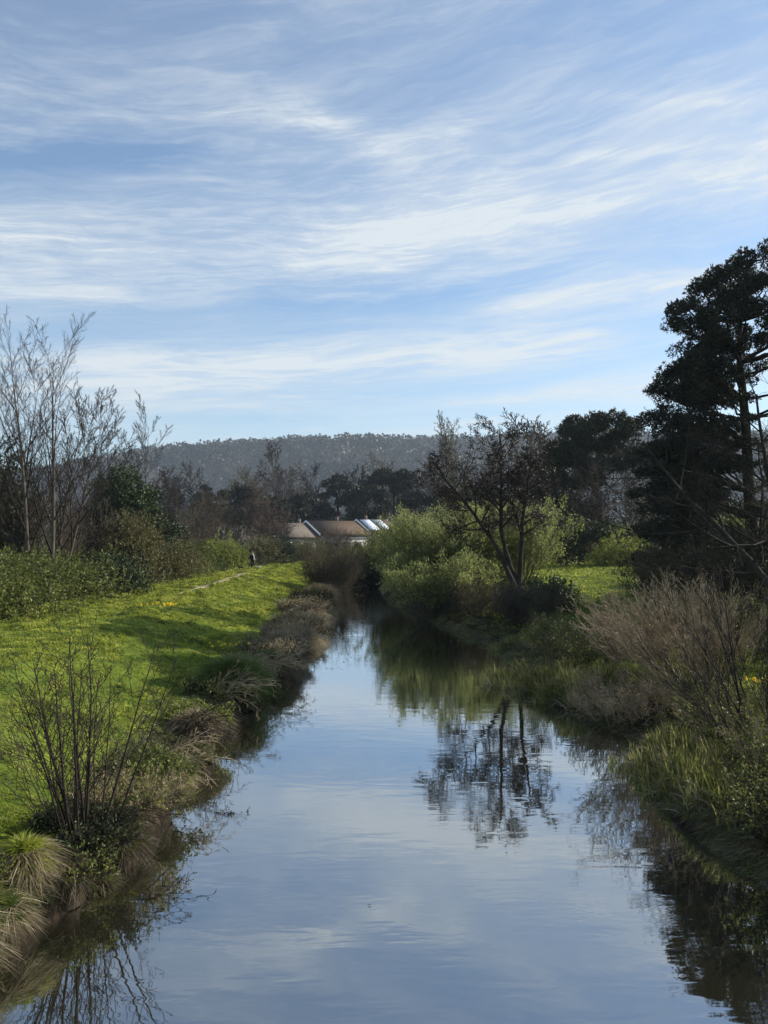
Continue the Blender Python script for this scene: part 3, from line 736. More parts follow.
CG = 'conifers in the wood beyond the houses'
def conifer(label, x, ytop, d, w, seed, kind='round'):
    r = np.random.RandomState(seed); h = pz(ytop, d) - 2.; cl = []
    if kind == 'round':
        for k in range(16):
            z = h*(.35 + .55*r.rand()); q = math.sqrt(max(.05, 1 - ((z/h - .62)/.36)**2)); a = r.rand()*6.28
            cl.append((math.cos(a)*w*.36*q, math.sin(a)*w*.36*q, z, w*.17))
        cl.append((0, 0, h*.9, w*.16))
    elif kind == 'cedar':
        for k in range(20):
            z = h*(.15 + .8*k/20); q = (1 - z/h)*.9 + .12; a = k*2.4
            cl.append((math.cos(a)*w*.5*q, math.sin(a)*w*.5*q, z, w*.11))
    else:
        for k in range(12):
            a = k*2.4; q = math.sqrt((k+.5)/12); cl.append((math.cos(a)*w*.42*q, math.sin(a)*w*.42*q, h*(.94 - .16*q*r.rand() - .1*r.rand()), w*.15))
    return pine_tree('conifer', label, 'tree', (px(x, d), d, 2.0), [(a*1.2, b_*1.2, c_, q_*1.25) for a, b_, c_, q_ in cl], [(0, 0, -.3), (w*.02, 0, h*.5), (0, 0, h*.88)], w*.04, 9000, 1.0 if d > 150 else .6, seed, CG)
conifer('dark round headed conifer above the yellow green bush', 240, 484, 210, 11, 71)
conifer('small dark conifer left of the round headed one', 205, 484, 250, 8, 72)
conifer('spiky layered dark cedar above the left house', 337, 472, 235, 14, 73, 'cedar')
conifer('flat topped dark pine above the right house', 393, 470, 230, 15, 74, 'flat')
conifer('dark round conifer between the cedar and the flat topped pine', 366, 484, 215, 10, 75)
conifer('dark round conifer behind the yellowish poplar', 418, 492, 205, 9, 76)
conifer('low dark conifer left of the cedar, above the left chimney', 310, 494, 215, 11, 77)
conifer('low dark round conifer behind the walking person', 272, 498, 200, 10, 78)
conifer('dark round conifer behind the willows', 470, 488, 180, 10, 79)
# understorey in front of and around the houses
UG = 'shrubs around the houses'
u1 = leafy('shrub', 'dark evergreen shrub in front of the right house', 'shrub', UG, w=9, h=5, n=7000, leaf=(.4, .28), seed=81, mat='darkshrub', stemr=.05)
place(u1, 150, 392, z=1.6, s=.85)
u2 = twiggy('bare_shrub', 'brown bare shrub in front of the middle house roof', 'shrub', UG, 6, 22, .6, .06, THK, 82, 'twig_purple', base=2.0, minr=.02)
place(u2, 120, 338, z=1.6, s=.72)
again(u2, 'brown bare shrub left of the leftmost house roof', d=135, x=212, z=1.7, s=1.1, rz=1)
again(u2, 'brown bare shrub at the end of the grassy bank', d=112, x=362, z=1.1, s=.5, rz=2)
again(u2, 'brown bare shrub behind the dark bush right of the person', d=140, x=270, z=1.7, s=1.2, rz=3)
again(u1, 'dark evergreen shrub behind the yellow green bush', d=150, x=232, z=1.7, s=1.0, rz=2)
again(u1, 'dark evergreen shrub in the gap left of the yellow green bush', d=140, x=180, z=1.7, s=1.1, rz=4)
again(u1, 'dark evergreen shrub behind the foot of the vase shaped tree', d=190, x=262, z=1.9, s=1.3, rz=5)
again(u1, 'dark evergreen shrub behind the willow bushes', d=150, x=432, z=1.9, s=1.5, rz=1)
u3 = leafy('shrub', 'light olive green rounded shrub at the river bend below the houses', 'shrub', UG, w=6.5, h=3.4, n=9000, leaf=(.2, .12), seed=83, mat='yellowgreen')
place(u3, 108, 372, z=.9)
again(u1, 'dark evergreen shrub on the river bend beside the willows', d=116, x=402, z=1.0, s=.8, rz=3)
again(u1, 'dark evergreen shrub below the flat topped distant pine', d=200, x=415, z=1.9, s=1.4, rz=3)
again(u1, 'dark evergreen shrub between the houses and the cedar', d=215, x=330, z=1.9, s=1.7, rz=2.5)
again(u1, 'dark evergreen shrub behind the ridge of the right house', d=222, x=372, z=1.9, s=1.8, rz=.5)
again(u1, 'dark evergreen shrub behind the ridge of the left house', d=212, x=292, z=1.9, s=1.7, rz=4.5)

# ------------------------------------------------------------------ houses
M['tiles'] = solid_mat('roof_tiles', [(.085, .06, .043), (.125, .09, .065)], 3, .85, .1)
M['tiles_grey'] = solid_mat('grey_roof_tiles', [(.12, .10, .085), (.17, .145, .12)], 3, .85, .1)
M['render'] = solid_mat('cream_render', [(.34, .32, .28), (.42, .40, .36)], 1, .9, .1)
M['whitepaint'] = solid_mat('white_paint', [(.78, .78, .78), (.85, .85, .85)], 1, .5, .3)
M['brick'] = solid_mat('brick', [(.24, .13, .09), (.34, .20, .14)], 4, .9, .1)
M['glass'] = solid_mat('window_glass', [(.04, .05, .06), (.06, .07, .09)], 1, .08, .9)
M['panel'] = solid_mat('pale_roof_panel', [(.55, .62, .72), (.66, .72, .80)], 1, .35, .5)
def local(o, c, sz, mat, name, bev=.0):
    g = Geo(); g.box(c, sz); return g.obj(name, mat, o)
def house(label, x, yr, d, rot, L=9., W=8., mt='tiles', chim=(.0,), zr=None):
    """bungalow; local x = ridge axis (gable end at +x), local -y = front slope"""
    o = empty('bungalow', (px(x, d), d, 0), rot); tag(o, label, 'house', 'bungalows beyond the river')
    zr = pz(yr, d) if zr is None else zr; rise = 2.5; ze = zr - rise; gzv = 1.6
    z0, z1 = gzv, ze
    g = Geo(); g.box((-L/2, 0, (z0+z1)/2), (L, W, z1-z0))
    g.add([[0, -W/2, z1], [0, W/2, z1], [0, 0, zr-.12]], [[0, 1, 2]]); g.add([[-L, -W/2, z1], [-L, W/2, z1], [-L, 0, zr-.12]], [[0, 2, 1]])
    g.obj('wall', M['render'], o)
    g = Geo(); ov = .35; sl_ = rise/(W/2)
    for s in (-1, 1):
        y1 = s*(W/2+ov); zz = zr - sl_*(W/2+ov); t = .12
        V = [[-L-ov, 0, zr], [ov, 0, zr], [ov, y1, zz], [-L-ov, y1, zz]]; V += [[a, b, c+t] for a, b, c in V]
        g.add(V, [[0, 1, 2, 3], [4, 7, 6, 5], [0, 4, 5, 1], [1, 5, 6, 2], [2, 6, 7, 3], [3, 7, 4, 0]])
    rf = g.obj('roof', M[mt], o)
    for e in (ov+.04, -L-ov-.04):
        for s in (-1, 1):
            g = Geo()
            y1 = s*(W/2+ov+.1); zz = zr - sl_*(W/2+ov+.1)
            V = [[e, 0, zr-.25], [e, 0, zr+.18], [e, y1, zz+.18], [e, y1, zz-.25]]; V += [[a+.07*(1 if e > 0 else -1), b, c] for a, b, c in V]
            g.add(V, [[0, 1, 2, 3], [4, 7, 6, 5], [0, 4, 5, 1], [1, 5, 6, 2], [2, 6, 7, 3], [3, 7, 4, 0]])
            g.obj('barge_board', M['whitepaint'], rf)
    local(rf, (-L/2, -W/2-ov-.08, ze-.28), (L+.6, .12, .14), M['bark'], 'gutter')
    for cx_ in chim:
        c = local(rf, (-L*cx_ - .6, .3, zr+.3), (.5, .5, 1.1), M['tiles_grey'], 'chimney')
        g = Geo(); 
        g.tubes([[-L*cx_-.6+q, .3, zr+.83, -L*cx_-.6+q, .3, zr+1.15, 0, 0, 1, 0, 0, 1, .12, .1] for q in (-.2, .2)], 8); g.obj('chimney_pot', M['tiles'], c)
    for wx in (-L*.25, -L*.7):
        w = local(o, (wx, -W/2-.03, z0+1.5), (1.6, .1, 1.2), M['whitepaint'], 'window')
        local(w, (wx, -W/2-.09, z0+1.5), (1.4, .04, 1.0), M['glass'], 'pane')
    w = local(o, (.03, 0, z0+1.5), (.1, 1.6, 1.2), M['whitepaint'], 'window'); local(w, (.09, 0, z0+1.5), (.04, 1.4, 1.0), M['glass'], 'pane')
    return o
HR = R(38); hx_, hy_ = px(357, 165), 165.
def row(s): return hx_ + math.cos(HR)*s, hy_ + math.sin(HR)*s
zr0 = pz(521.5, 165)
def hrow(label, s, zr, L, W, mt, chim):
    o = house(label, 0, 0, 100, HR, L, W, mt, chim=chim, zr=zr); X, Y = row(s); o.location = (X, Y, 0); return o
hrow('leftmost brown roofed bungalow of the row, half hidden by the pale olive bush', -22.2, zr0 - 1.0, 9, 8.6, 'tiles_grey', (.2,))
hrow('second bungalow of the row with white barge boards on a grey brown roof', -12.4, zr0 - .5, 9.6, 9, 'tiles_grey', (.1, .7))
hrow('bungalow of the row with the broad brown roof and bright white verge', 0, zr0, 12.2, 9.5, 'tiles', (.35,))
h4 = hrow('rightmost bungalow of the row with pale blue white panels on its roof', 7.4, zr0 + .35, 7.2, 9.0, 'tiles', (.1, .6))
zr = zr0 + .35
for k in range(2):
    g = Geo(); sl_ = 2.5/4.5
    y0, y1 = -.3, -4.2; x0, x1 = -6.9 + 3.1*k, -4.4 + 2.9*k
    V = [[x0, y0, zr+sl_*y0+.14], [x1, y0, zr+sl_*y0+.14], [x1, y1, zr+sl_*y1+.14], [x0, y1, zr+sl_*y1+.14]]; V += [[a, b, c+.08] for a, b, c in V]
    g.add(V, [[0, 1, 2, 3], [4, 7, 6, 5], [0, 4, 5, 1], [1, 5, 6, 2], [2, 6, 7, 3], [3, 7, 4, 0]]); g.obj('roof_panel', M['panel'], h4.children[1])
house('small distant bungalow right of the others, beside the willows', 398, 527, 200, R(38), 8, 8, 'tiles_grey')
house('small distant bungalow with a white fascia, left of the walking person', 243, 528, 190, R(20), 12, 8, 'tiles_grey', chim=(.6,))
house('small distant pale gabled bungalow among bare trees far left', 222, 524, 200, R(50), 7, 8, 'tiles_grey')

# ------------------------------------------------------------------ right bank trees
# willow bushes hanging over the water
WG = 'willow bushes over the river'
def willow(label, seed, H, spread, stems, nleaf, mat='willow', lean=(0, 0), base=1.0):
    return twiggy('willow_bush', label, 'willow bush', WG, H, stems, spread, .045, WIL, seed, 'twig', mat, nleaf, (.15, .065), base=base, minr=.010, lean=lean)
place(willow('large pale green willow bush left of the alder, over the water', 91, 6.6, 1.05, 100, 60000, base=1.6), 58, 452, sink=.1)
place(willow('smaller darker willow bush leftmost at the river bend', 92, 5.6, .95, 60, 30000, 'hedge', base=1.4), 72, 408, sink=.1)
place(willow('yellow green willow bush right behind the alder stems', 93, 6.0, .8, 55, 32000, 'willow', base=1.4), 58, 516, sink=.1)
place(willow('drooping olive willow low over the dark water under the large one', 94, 4.6, 1.4, 70, 34000, 'willow', base=1.6), 53, 440, sink=.1)
place(willow('yellow green willow tuft between the large willow and the leftmost one', 96, 5.6, .75, 44, 22000, 'willow', base=1.2), 66, 424, sink=.1)
place(leafy('willow_bush', 'dark olive shade filled bush below the large willow', 'willow bush', WG, w=8, h=3.0, n=16000, seed=95, mat='hedge'), 57, 470)
# yellowish poplar
POP = dict(BARE); POP.update(ang=[24, 26, 30], kids=[22, 9, 5])
pop = bare_tree('poplar', 'yellowish poplar rising behind the large willow', 'tree', None, 16, .16, POP, 101, 'bark_pale', 'twig', minr=.02, catkins=9000, catmat='olive')
place(pop, 105, 457, s=.98, z=1.8)
for ch in pop.children:
    if ch.name.startswith('catkins'): ch.scale = (1, 1, 1)
# alder: two main stems leaning apart
ALD = dict(n=[10, 6, 5, 4], wob=[.07, .14, .18, .2], trop=[-.004, .02, .02, .0], kids=[17, 10, 6], start=[.50, .15, .2], ang=[56, 46, 44], ratio=[.25, .45, .45], fall=.35, rr=.5, taper=[.22, .25, .3, .5])
alder = bare_tree('alder', 'bare alder of three dark leaning stems on the right bank, mirrored in the water', 'tree', None, 11.2, .20, ALD, 113, 'bark_dark', 'twig_dark', stems=3, leanvec=[(-.42, 0, 1), (.10, .1, 1), (-.36, .3, 1)], base=.7, minr=.013, catkins=17000)
place(alder, 46, 528, sink=.1)
IV = dict(THK); IV.update(kids=[9, 6])
place(twiggy('bare_shrub', 'dark purplish brushwood mound at the foot of the alder', 'shrub', None, 2.3, 90, 1.0, .02, IV, 112, 'twig_purple', 'darkshrub', 5000, (.09, .06), base=.9, minr=.009), 43.5, 528, sink=.1)
place(twiggy('bare_shrub', 'low brown brushwood between the alder and the willows', 'shrub', None, 2.4, 60, 1.3, .02, IV, 114, 'twig', 'olive', 2500, (.09, .05), base=1.2, minr=.009), 49, 486, sink=.1)
place(leafy('ivy_mound', 'dark ivy mound behind the alder foot', 'ivy', None, w=3.4, h=1.8, n=7000, seed=113, mat='ivy'), 47, 545)

# umbrella pine at the back
D_ = 98.; r_ = np.random.RandomState(5)
cl = []
for (x, y, rr_) in [(600, 422, 2.6), (574, 432, 2.5), (622, 432, 2.2), (554, 452, 2.0), (585, 446, 2.6), (612, 445, 2.6), (630, 452, 1.7), (566, 462, 2.0), (600, 464, 2.2), (628, 462, 1.8), (548, 462, 1.6), (552, 480, 1.6), (580, 484, 2.0), (560, 500, 2.0), (540, 498, 1.5), (578, 512, 2.0)]:
    for dy in (-1, 1): cl.append((px(x, D_) - px(604, D_) + r_.normal()*.3, dy*(1.6 + r_.rand()*2.2), pz(y, D_) - 2.2 - r_.rand()*.5, rr_*(.75 if dy > 0 else 1)))
pine_tree('umbrella_pine', 'dark broad umbrella shaped pine left of the big pine, further back', 'tree', (px(604, D_), D_, 2.2), cl, [(0, 0, -.3), (-.3, .2, 5), (-.9, 0, 10), (-.6, 0, 15.5)], .42, 52000, .42, 121, mat='pine_grey')
# big pine
D_ = 45.
cl = []
for (x, y, rr_) in [(738, 268, 1.3), (718, 278, 1.2), (757, 262, 1.0), (700, 298, 1.2), (728, 300, 1.5), (752, 290, 1.3), (678, 318, .8), (695, 322, 1.1), (716, 322, 1.5), (740, 322, 1.3), (700, 345, 1.3), (722, 350, 1.6),
                    (672, 378, 1.0), (690, 372, 1.4), (712, 378, 1.6), (662, 392, .9), (684, 400, 1.5), (706, 404, 1.6), (660, 420, 1.1), (682, 428, 1.6), (704, 432, 1.6), (660, 450, 1.2), (680, 456, 1.6), (706, 462, 1.5), (656, 474, 1.0), (676, 484, 1.5), (698, 492, 1.5),
                    (650, 494, .9), (664, 508, 1.4), (688, 516, 1.5), (712, 500, 1.2), (726, 384, 1.1), (728, 430, 1.0), (668, 534, 1.4), (690, 546, 1.5), (712, 536, 1.3), (756, 330, 1.0), (776, 300, 1.1), (790, 330, 1.2), (800, 290, 1.2), (775, 275, 1.2), (785, 360, 1.1), (810, 380, 1.2), (800, 430, 1.2), (820, 330, 1.2), (746, 350, .9), (800, 470, 1.3), (830, 420, 1.4), (845, 380, 1.4), (850, 320, 1.3), (830, 280, 1.2), (648, 530, 1.0), (660, 560, 1.3), (684, 572, 1.4), (710, 566, 1.3), (732, 540, 1.2), (736, 510, 1.1), (672, 500, 1.4), (694, 470, 1.5), (738, 400, .9), (730, 470, 1.0), (742, 444, .9), (696, 540, 1.4)]:
    for dy in (-1, 1): cl.append((px(x, D_) - px(752, D_) + r_.normal()*.12, dy*(.4 + r_.rand()*1.7), pz(y, D_) - 2.5 + r_.normal()*.1, rr_*.88))
pine_tree('pine_tree', 'tall dark pine towering over the right bank', 'tree', (px(752, D_), D_, 2.5), cl, [(0, 0, -.4), (.05, 0, 3), (-.25, 0, 7), (-.5, 0, 11), (-.7, 0, 14), (-.7, 0, 18.2)], .44, 190000, .20, 122)

r_ = np.random.RandomState(6); cl = []  # unseen pine, added so its high crown widens the shade on the left bank
for k in range(26):
    a = r_.rand()*6.28; q = r_.rand()**.5; z = 11.5 + 5.5*r_.rand(); cl.append((math.cos(a)*q*3.4, math.sin(a)*q*3.0, z, 1.3))
pine_tree('pine_tree', 'added dark pine out of view past the right frame edge, shaped to shade the river and left bank', 'tree', (23.5, 38., 2.5), cl, [(0, 0, -.4), (.2, 0, 6), (0, .2, 12), (0, 0, 16.5)], .36, 26000, .34, 123)

# bare trees right of the frame whose branches reach in
RT = dict(n=[9, 7, 5, 4], wob=[.10, .13, .17, .2], trop=[.02, .015, .02, .01], kids=[14, 9, 6], start=[.25, .15, .2], ang=[62, 44, 42], ratio=[.62, .42, .42], fall=.45, rr=.5, taper=[.2, .2, .3, .5])
rt = bare_tree('bare_tree', 'bare tree whose long dark twigs reach in from the right frame edge', 'tree', None, 10.2, .18, RT, 131, 'bark_dark', 'twig_dark', stems=3, leanvec=[(-.45, 0, 1), (.4, 0, 1), (-.75, .3, 1)], base=.3, minr=.008)
place(rt, 33, X=px(800, 33))
rt2 = bare_tree('bare_tree', 'slanting bare tree with a dark curved stem beside the big pine trunk', 'tree', None, 8.5, .14, RT, 132, 'bark_dark', 'twig', stems=2, leanvec=[(-.45, 0, 1), (.0, .1, 1)], base=.3, minr=.009)
place(rt2, 40, X=px(770, 40))
# shrubs under the pines
PG = 'shrubs under the pines on the right bank'
place(leafy('shrub', 'yellow green leafy shrub glimpsed under the big pine', 'shrub', PG, w=6, h=5.5, n=13000, seed=141, mat='yellowgreen'), 56, 728)
place(leafy('shrub', 'dark evergreen shrub at the foot of the big pine', 'shrub', PG, w=6.5, h=4.0, n=14000, seed=142, mat='darkshrub'), 48, 690)
place(leafy('shrub', 'dark evergreen shrub right of the big pine trunk', 'shrub', PG, w=7, h=4.8, n=14000, seed=143, mat='darkshrub'), 50, 790)
place(twiggy('bare_shrub', 'dark tangled bare shrub in front of the big pine trunk', 'shrub', PG, 4.2, 60, .9, .03, IV, 144, 'twig_dark', 'ivy', 3000, (.1, .07), base=1.6, minr=.009), 38, 730)
place(twiggy('bare_shrub', 'reddish bare shrub low to the left of the big pine trunk', 'shrub', PG, 3.2, 60, .9, .03, IV, 145, 'twig', 'olive', 1500, (.1, .06), base=1.6, minr=.009), 41, 672)
place(leafy('clipped_hedge', 'dark clipped arch shaped hedge at the back of the lawn', 'hedge', None, ells=[(-1.8, 0, 3.6, 1.6, 1.2, .9), (0, 0, 3.9, 1.9, 1.2, .8), (1.8, 0, 3.7, 1.6, 1.2, .9), (-2.2, 0, 2.2, 1.2, 1.2, 1.9), (-2.2, 0, 1.0, 1.2, 1.2, 1.2)], w=5, h=4, n=12000, seed=146, mat='darkshrub', open_=.6), 79, 594, z=1.9)
place(leafy('hedge_bush', 'bright green rounded hedge right of the clipped dark one', 'hedge', None, w=5.6, h=4.2, n=17000, seed=147, mat='yellowgreen', clumps=30, leaf=(.14, .1)), 76, 624, z=2.1)
place(leafy('shrub', 'olive shrub between the willows and the clipped hedge', 'shrub', PG, w=9, h=5.6, n=14000, seed=148, mat='olive'), 92, 553, z=1.9)
place(leafy('shrub', 'dark shrub behind the olive one, left of the clipped hedge', 'shrub', PG, w=11, h=7.5, n=16000, leaf=(.26, .18), seed=149, mat='darkshrub'), 104, 572, z=2.0)
place(leafy('shrub', 'dark shrub behind the bright green hedge', 'shrub', PG, w=12, h=7, n=15000, leaf=(.26, .18), seed=150, mat='darkshrub'), 98, 650, z=2.0)
place(leafy('shrub', 'wide dark shrub closing the view behind the big pine', 'shrub', PG, w=14, h=6.5, n=16000, leaf=(.22, .16), seed=151, mat='darkshrub'), 66, 770, z=2.2)

# ------------------------------------------------------------------ right bank foreground
SHR = dict(n=[9, 5, 3], wob=[.05, .10, .13], trop=[.0, .03, .02], kids=[10, 5], start=[.3, .3], ang=[22, 26], ratio=[.32, .4], fall=.45, rr=.5, taper=[.25, .35, .5])
place(twiggy('bare_shrub', 'large straw coloured twiggy shrub leaning over the right bank', 'shrub', None, 3.5, 105, .85, .017, SHR, 151, 'twig_pale', 'dead', 1500, (.07, .03), base=1.5, minr=.0065, lean=(-.30, 0)), 25, 690, sink=.1)
place(twiggy('bare_shrub', 'brown twiggy shrub behind the straw coloured one', 'shrub', None, 3.0, 110, .95, .016, SHR, 152, 'twig', 'olive', 3500, (.07, .04), base=1.8, minr=.007), 28, 735, sink=.1)
place(twiggy('bare_shrub', 'dark bare shrub at the right frame edge above the reeds', 'shrub', None, 3.2, 22, .8, .022, SHR, 153, 'twig_dark', None, 0, base=1.0, minr=.006, lean=(-.2, 0)), 18.5, 770, sink=.1)
place(twiggy('bare_shrub', 'slender dark sapling standing at the right frame edge by the daffodils', 'shrub', None, 4.6, 7, .35, .03, SHR, 154, 'twig_dark', None, 0, base=.3, minr=.006, lean=(-.1, 0)), 20, 762, sink=.1)
place(twiggy('bare_shrub', 'low shaded brushwood on the waters edge below the right frame edge', 'shrub', None, 1.2, 80, 1.2, .014, IV, 155, 'twig_pale', 'bramble', 4000, (.07, .05), base=1.2, minr=.005), 17.0, X=9.3, sink=.1)
place(twiggy('bare_shrub', 'dense brown brushwood between the two stands of reeds', 'shrub', None, 1.4, 50, 1.1, .014, IV, 156, 'twig_pale', 'dead', 2500, (.08, .03), base=1.4, minr=.006, lean=(-.2, 0)), 24.5, 628, sink=.1)
place(twiggy('bramble', 'sprawling bramble on the shaded right bank behind the twiggy shrub', 'bramble', None, 1.6, 90, 1.4, .01, IV, 157, 'twig', 'bramble', 6000, (.08, .06), base=2.2, minr=.006), 31, 600, sink=.1)
place(twiggy('bramble', 'dark bramble filling the right frame edge halfway up the bank', 'bramble', None, 1.2, 80, 1.3, .012, IV, 158, 'twig_pale', 'bramble', 5000, (.07, .055), base=1.9, minr=.005), 21, 745, sink=.1)
place(twiggy('bramble', 'grey green bramble mound beside the far reeds', 'bramble', None, 1.4, 90, 1.4, .01, IV, 159, 'twig', 'grass_dark', 6000, (.12, .02), base=1.8, minr=.006), 36, 575, sink=.1)
place(twiggy('bramble', 'dark brushwood hanging over the shaded water in the lower right', 'bramble', None, 1.3, 110, 1.4, .012, IV, 164, 'twig_dark', 'bramble', 6000, (.06, .045), base=1.3, minr=.004, lean=(-.2, 0)), 14.2, X=8.3, sink=.1)
place(twiggy('bramble', 'dark leafy brushwood just above the lowest shaded water at the right edge', 'bramble', None, 1.3, 90, 1.4, .012, IV, 165, 'twig_dark', 'darkshrub', 6000, (.06, .045), base=1.3, minr=.004, lean=(-.2, 0)), 12.2, X=8.6, sink=.1)
def reed_stand(label, d, x, discs, n, bl, bw, seed, mat='reed'):
    t, C, r = reeds('reed_bed', label, 'reeds', 'stands of reeds at the right water edge', discs, n, seed=seed)
    place(t, d, X=px(x, d) + .5, z=0); ox, oy = t.location.x, t.location.y
    C[:, 2] = np.maximum(height(C[:, 0]+ox, C[:, 1]+oy), -.25)
    k = len(C); D = r.normal(size=(k, 3))*[.17, .17, 0] + [-.06, 0, 1]; m = r.rand(k) < .55; bl = bl*(.55 + .9*vnoise(C[:, 0], C[:, 1], 1.6, seed))
    g = Geo(); g.blades(C[m], D[m], bl[m]*(.55+.6*r.rand(m.sum())), bw*(.6+.7*r.rand(m.sum())), .22, r, 3); g.obj('green_blades', M[mat], t)
    m = ~m; g = Geo(); D = r.normal(size=(k, 3))*[.5, .5, .1] + [0, 0, 1]; g.blades(C[m], D[m], bl[m]*(.4+.8*r.rand(m.sum())), bw*.8, .8, r, 3); g.obj('dead_blades', M['dead'], t)
    return t
reed_stand('nearest stand of green reeds jutting into the water at the right', 17.5, 680, [(-.7, 1.6, .7), (-.5, .6, .75), (-.3, -.3, .75), (-.2, -1.2, .7), (.9, .4, .9), (-.8, 2.6, .6), (.7, 1.6, .8), (.9, -.8, .9), (.7, -2.0, .7), (-.1, -2.1, .6), (1.5, -2.6, .6), (.3, 2.8, .7)], 5200, .56, .030, 161)
reed_stand('long far stand of reeds reaching the dark water below the alder', 29, 540, [(-1.3, 1.4, .8), (-.9, 0, .75), (-.3, -1.4, .7), (.5, -2.6, .7), (1.2, -4.0, .6), (.2, .4, 1), (1., -1.6, .9), (-1.2, 3., .7), (1.8, -3.2, .7)], 5600, .75, .04, 162)
reed_stand('small thin fringe of reeds at the foot of the brushwood mound', 39, 505, [(-.6, .6, .6), (0, 0, .6), (.5, -.8, .6), (.9, -2, .6)], 1800, .6, .035, 163)

# ------------------------------------------------------------------ left bank foreground
SAP = dict(n=[10, 6, 4], wob=[.03, .07, .10], trop=[.012, .05, .03], kids=[10, 4], start=[.25, .3], ang=[38, 36], ratio=[.34, .36], fall=.5, rr=.42, taper=[.22, .35, .5])
sap = twiggy('bare_sapling', 'bare many stemmed alder stool in the left foreground, mirrored in the water', 'shrub', None, 3.5, 18, .38, .027, SAP, 171, 'twig_dark', None, 0, base=.42, minr=.0055, sides=6)
place(sap, 13.6, 86, sink=.05)
place(twiggy('bare_sapling', 'thin bare offshoots leaning left of the foreground stool', 'shrub', None, 2.3, 14, 1.0, .014, SAP, 172, 'twig', None, 0, base=.6, minr=.004), 14.6, 70, sink=.05)
def on_bank(o, d, off, **k):     # off: metres inland from the left water line
    return place(o, d, X=float(interp(EL, np.array([d]))[0]) - off, **k)
EG = 'tangled plants along the left water edge'
def tangle(label, seed, d, off, H=1.0, stems=70, mb='twig', lm='bramble', nl=3500, leaf=(.07, .05), base=.9, spread=1.3, name='bramble', lean=(.25, 0)):
    return on_bank(twiggy(name, label, 'bramble' if name == 'bramble' else 'shrub', EG, H, stems, spread, .010, IV, seed, mb, lm, nl, leaf, jitter=.5, base=base, minr=.0045 if d < 25 else .008, lean=lean), d, off, sink=.05)
tangle('dark bramble round the foot of the foreground alder stool', 181, 13.6, .45, .7, 80, 'twig_dark', 'ivy', 3000, (.05, .04), .6)
tangle('leafy bramble right of the foreground stool', 182, 15.2, .35, .75, 80, 'twig_pale', 'bramble', 3600, (.05, .04), .8)
tangle('bright green leafy nettle patch above the water right of the stool', 183, 17.2, .35, .6, 80, 'twig', 'hedge', 6500, (.07, .05), .8)
tangle('brown bramble overhanging the water behind the nettle patch', 184, 19.3, 0.3, 0.72, 60, 'twig', 'olive', 4500, (.07, .045), .7)
tangle('yellowish leafy bramble at the first bulge of the left bank', 185, 21.8, 0.3, 0.68, 60, 'twig', 'yellowgreen', 4500, (.06, .045), .75)
tangle('dark brushwood in the shade of the pine on the left bank', 186, 25.4, 0.4, 0.72, 60, 'twig_dark', 'bramble', 4500, (.08, .05), .9)
tangle('straw coloured brushwood behind the shaded tussock', 187, 29.2, 0.5, 0.77, 60, 'twig_pale', 'dead', 4500, (.10, .03), .9)
tangle('grey brown brushwood beside the second daffodil clump', 188, 33.5, 0.5, 0.81, 60, 'twig', 'dead', 4500, (.12, .03), 1.0)
tangle('pale brushwood overhanging the middle of the left bank', 189, 38.0, 0.5, 0.9, 60, 'twig_pale', 'dead', 4500, (.13, .035), 1.0)
tangle('brown brushwood on the left bank opposite the alder', 190, 43.5, 0.5, 0.81, 60, 'twig', 'dead', 4000, (.15, .04), 1.2)
tangle('large brown brushwood mound before the end of the grassy bank', 191, 50, .8, 1.0, 90, 'twig', 'dead', 3500, (.16, .045), 1.3)
tangle('brown brushwood mound behind the large one', 192, 58, .8, 1.1, 90, 'twig', 'olive', 3500, (.17, .05), 1.3)
tangle('grey bare riverside bush with thin upright twigs at the end of the bank', 193, 69, .2, 4.5, 70, 'twig', 'olive', 1800, (.14, .06), 1.3, .55, 'bare_shrub', (0, 0))
tangle('dark bare riverside bush closing the view down the river', 194, 85, -.6, 5.0, 90, 'twig_dark', 'olive', 2500, (.18, .08), 1.6, .55, 'bare_shrub', (0, 0))
tangle('olive riverside bush beside the dark one at the river bend', 195, 92, -2.2, 4.2, 70, 'twig', 'olive', 6000, (.2, .09), 1.8, .6, 'bare_shrub', (0, 0))
tangle('thin bare bush in front of the river bend', 196, 77, -.2, 4.2, 70, 'twig', None, 0, (.1, .05), 1.3, .6, 'bare_shrub', (0, 0))
place(twiggy('bare_shrub', 'dark brushwood in the river bend left of the willows', 'shrub', EG, 4.2, 80, .7, .03, IV, 197, 'twig_dark', 'darkshrub', 7000, (.2, .12), base=2.2, minr=.012), 90, 378)
TG = 'grass tussocks along the left water edge'
def tus(label, seed, d, off, w, h, **k): return on_bank(tussock('grass_tussock', label, 'tussock', TG, w, h, seed=seed, **k), d, off, sink=.08)
tus('tussock with a straw skirt and green top at the bottom left', 201, 12.2, .42, .75, .62, mat='grass', n=1700, nsk=1600, bl=.36, bw=.014)
tus('small bright leafy tussock cut off at the left frame edge', 202, 11.2, .62, .6, .45, mat='grass', bl=.4, bw=.012, nsk=500)
tus('coarse arching tussock in the very bottom left corner', 203, 10.2, .40, .9, .35, mat='grass_dark', n=1500, bl=.5, bw=.020, nsk=700)
tus('brown dead tussock hanging over the water below the stool', 204, 14.2, .1, .8, .40, mat='bramble', skirt='deadbrown', bl=.3, bw=.02)
tus('dead brown tussock under the nettle patch', 205, 16.6, .12, 1.0, .45, mat='grass_dark', skirt='deadbrown', bl=.32, bw=.02)
tus('straw tussock trailing into the water before the first bulge', 206, 18.6, .15, 1.1, .5, mat='grass', skirt='dead', bl=.34, bw=.018)
tus('rounded brown tussock at the tip of the first bulge', 207, 21.0, .1, 1.2, .6, mat='dead', skirt='deadbrown', bl=.4, bw=.02)
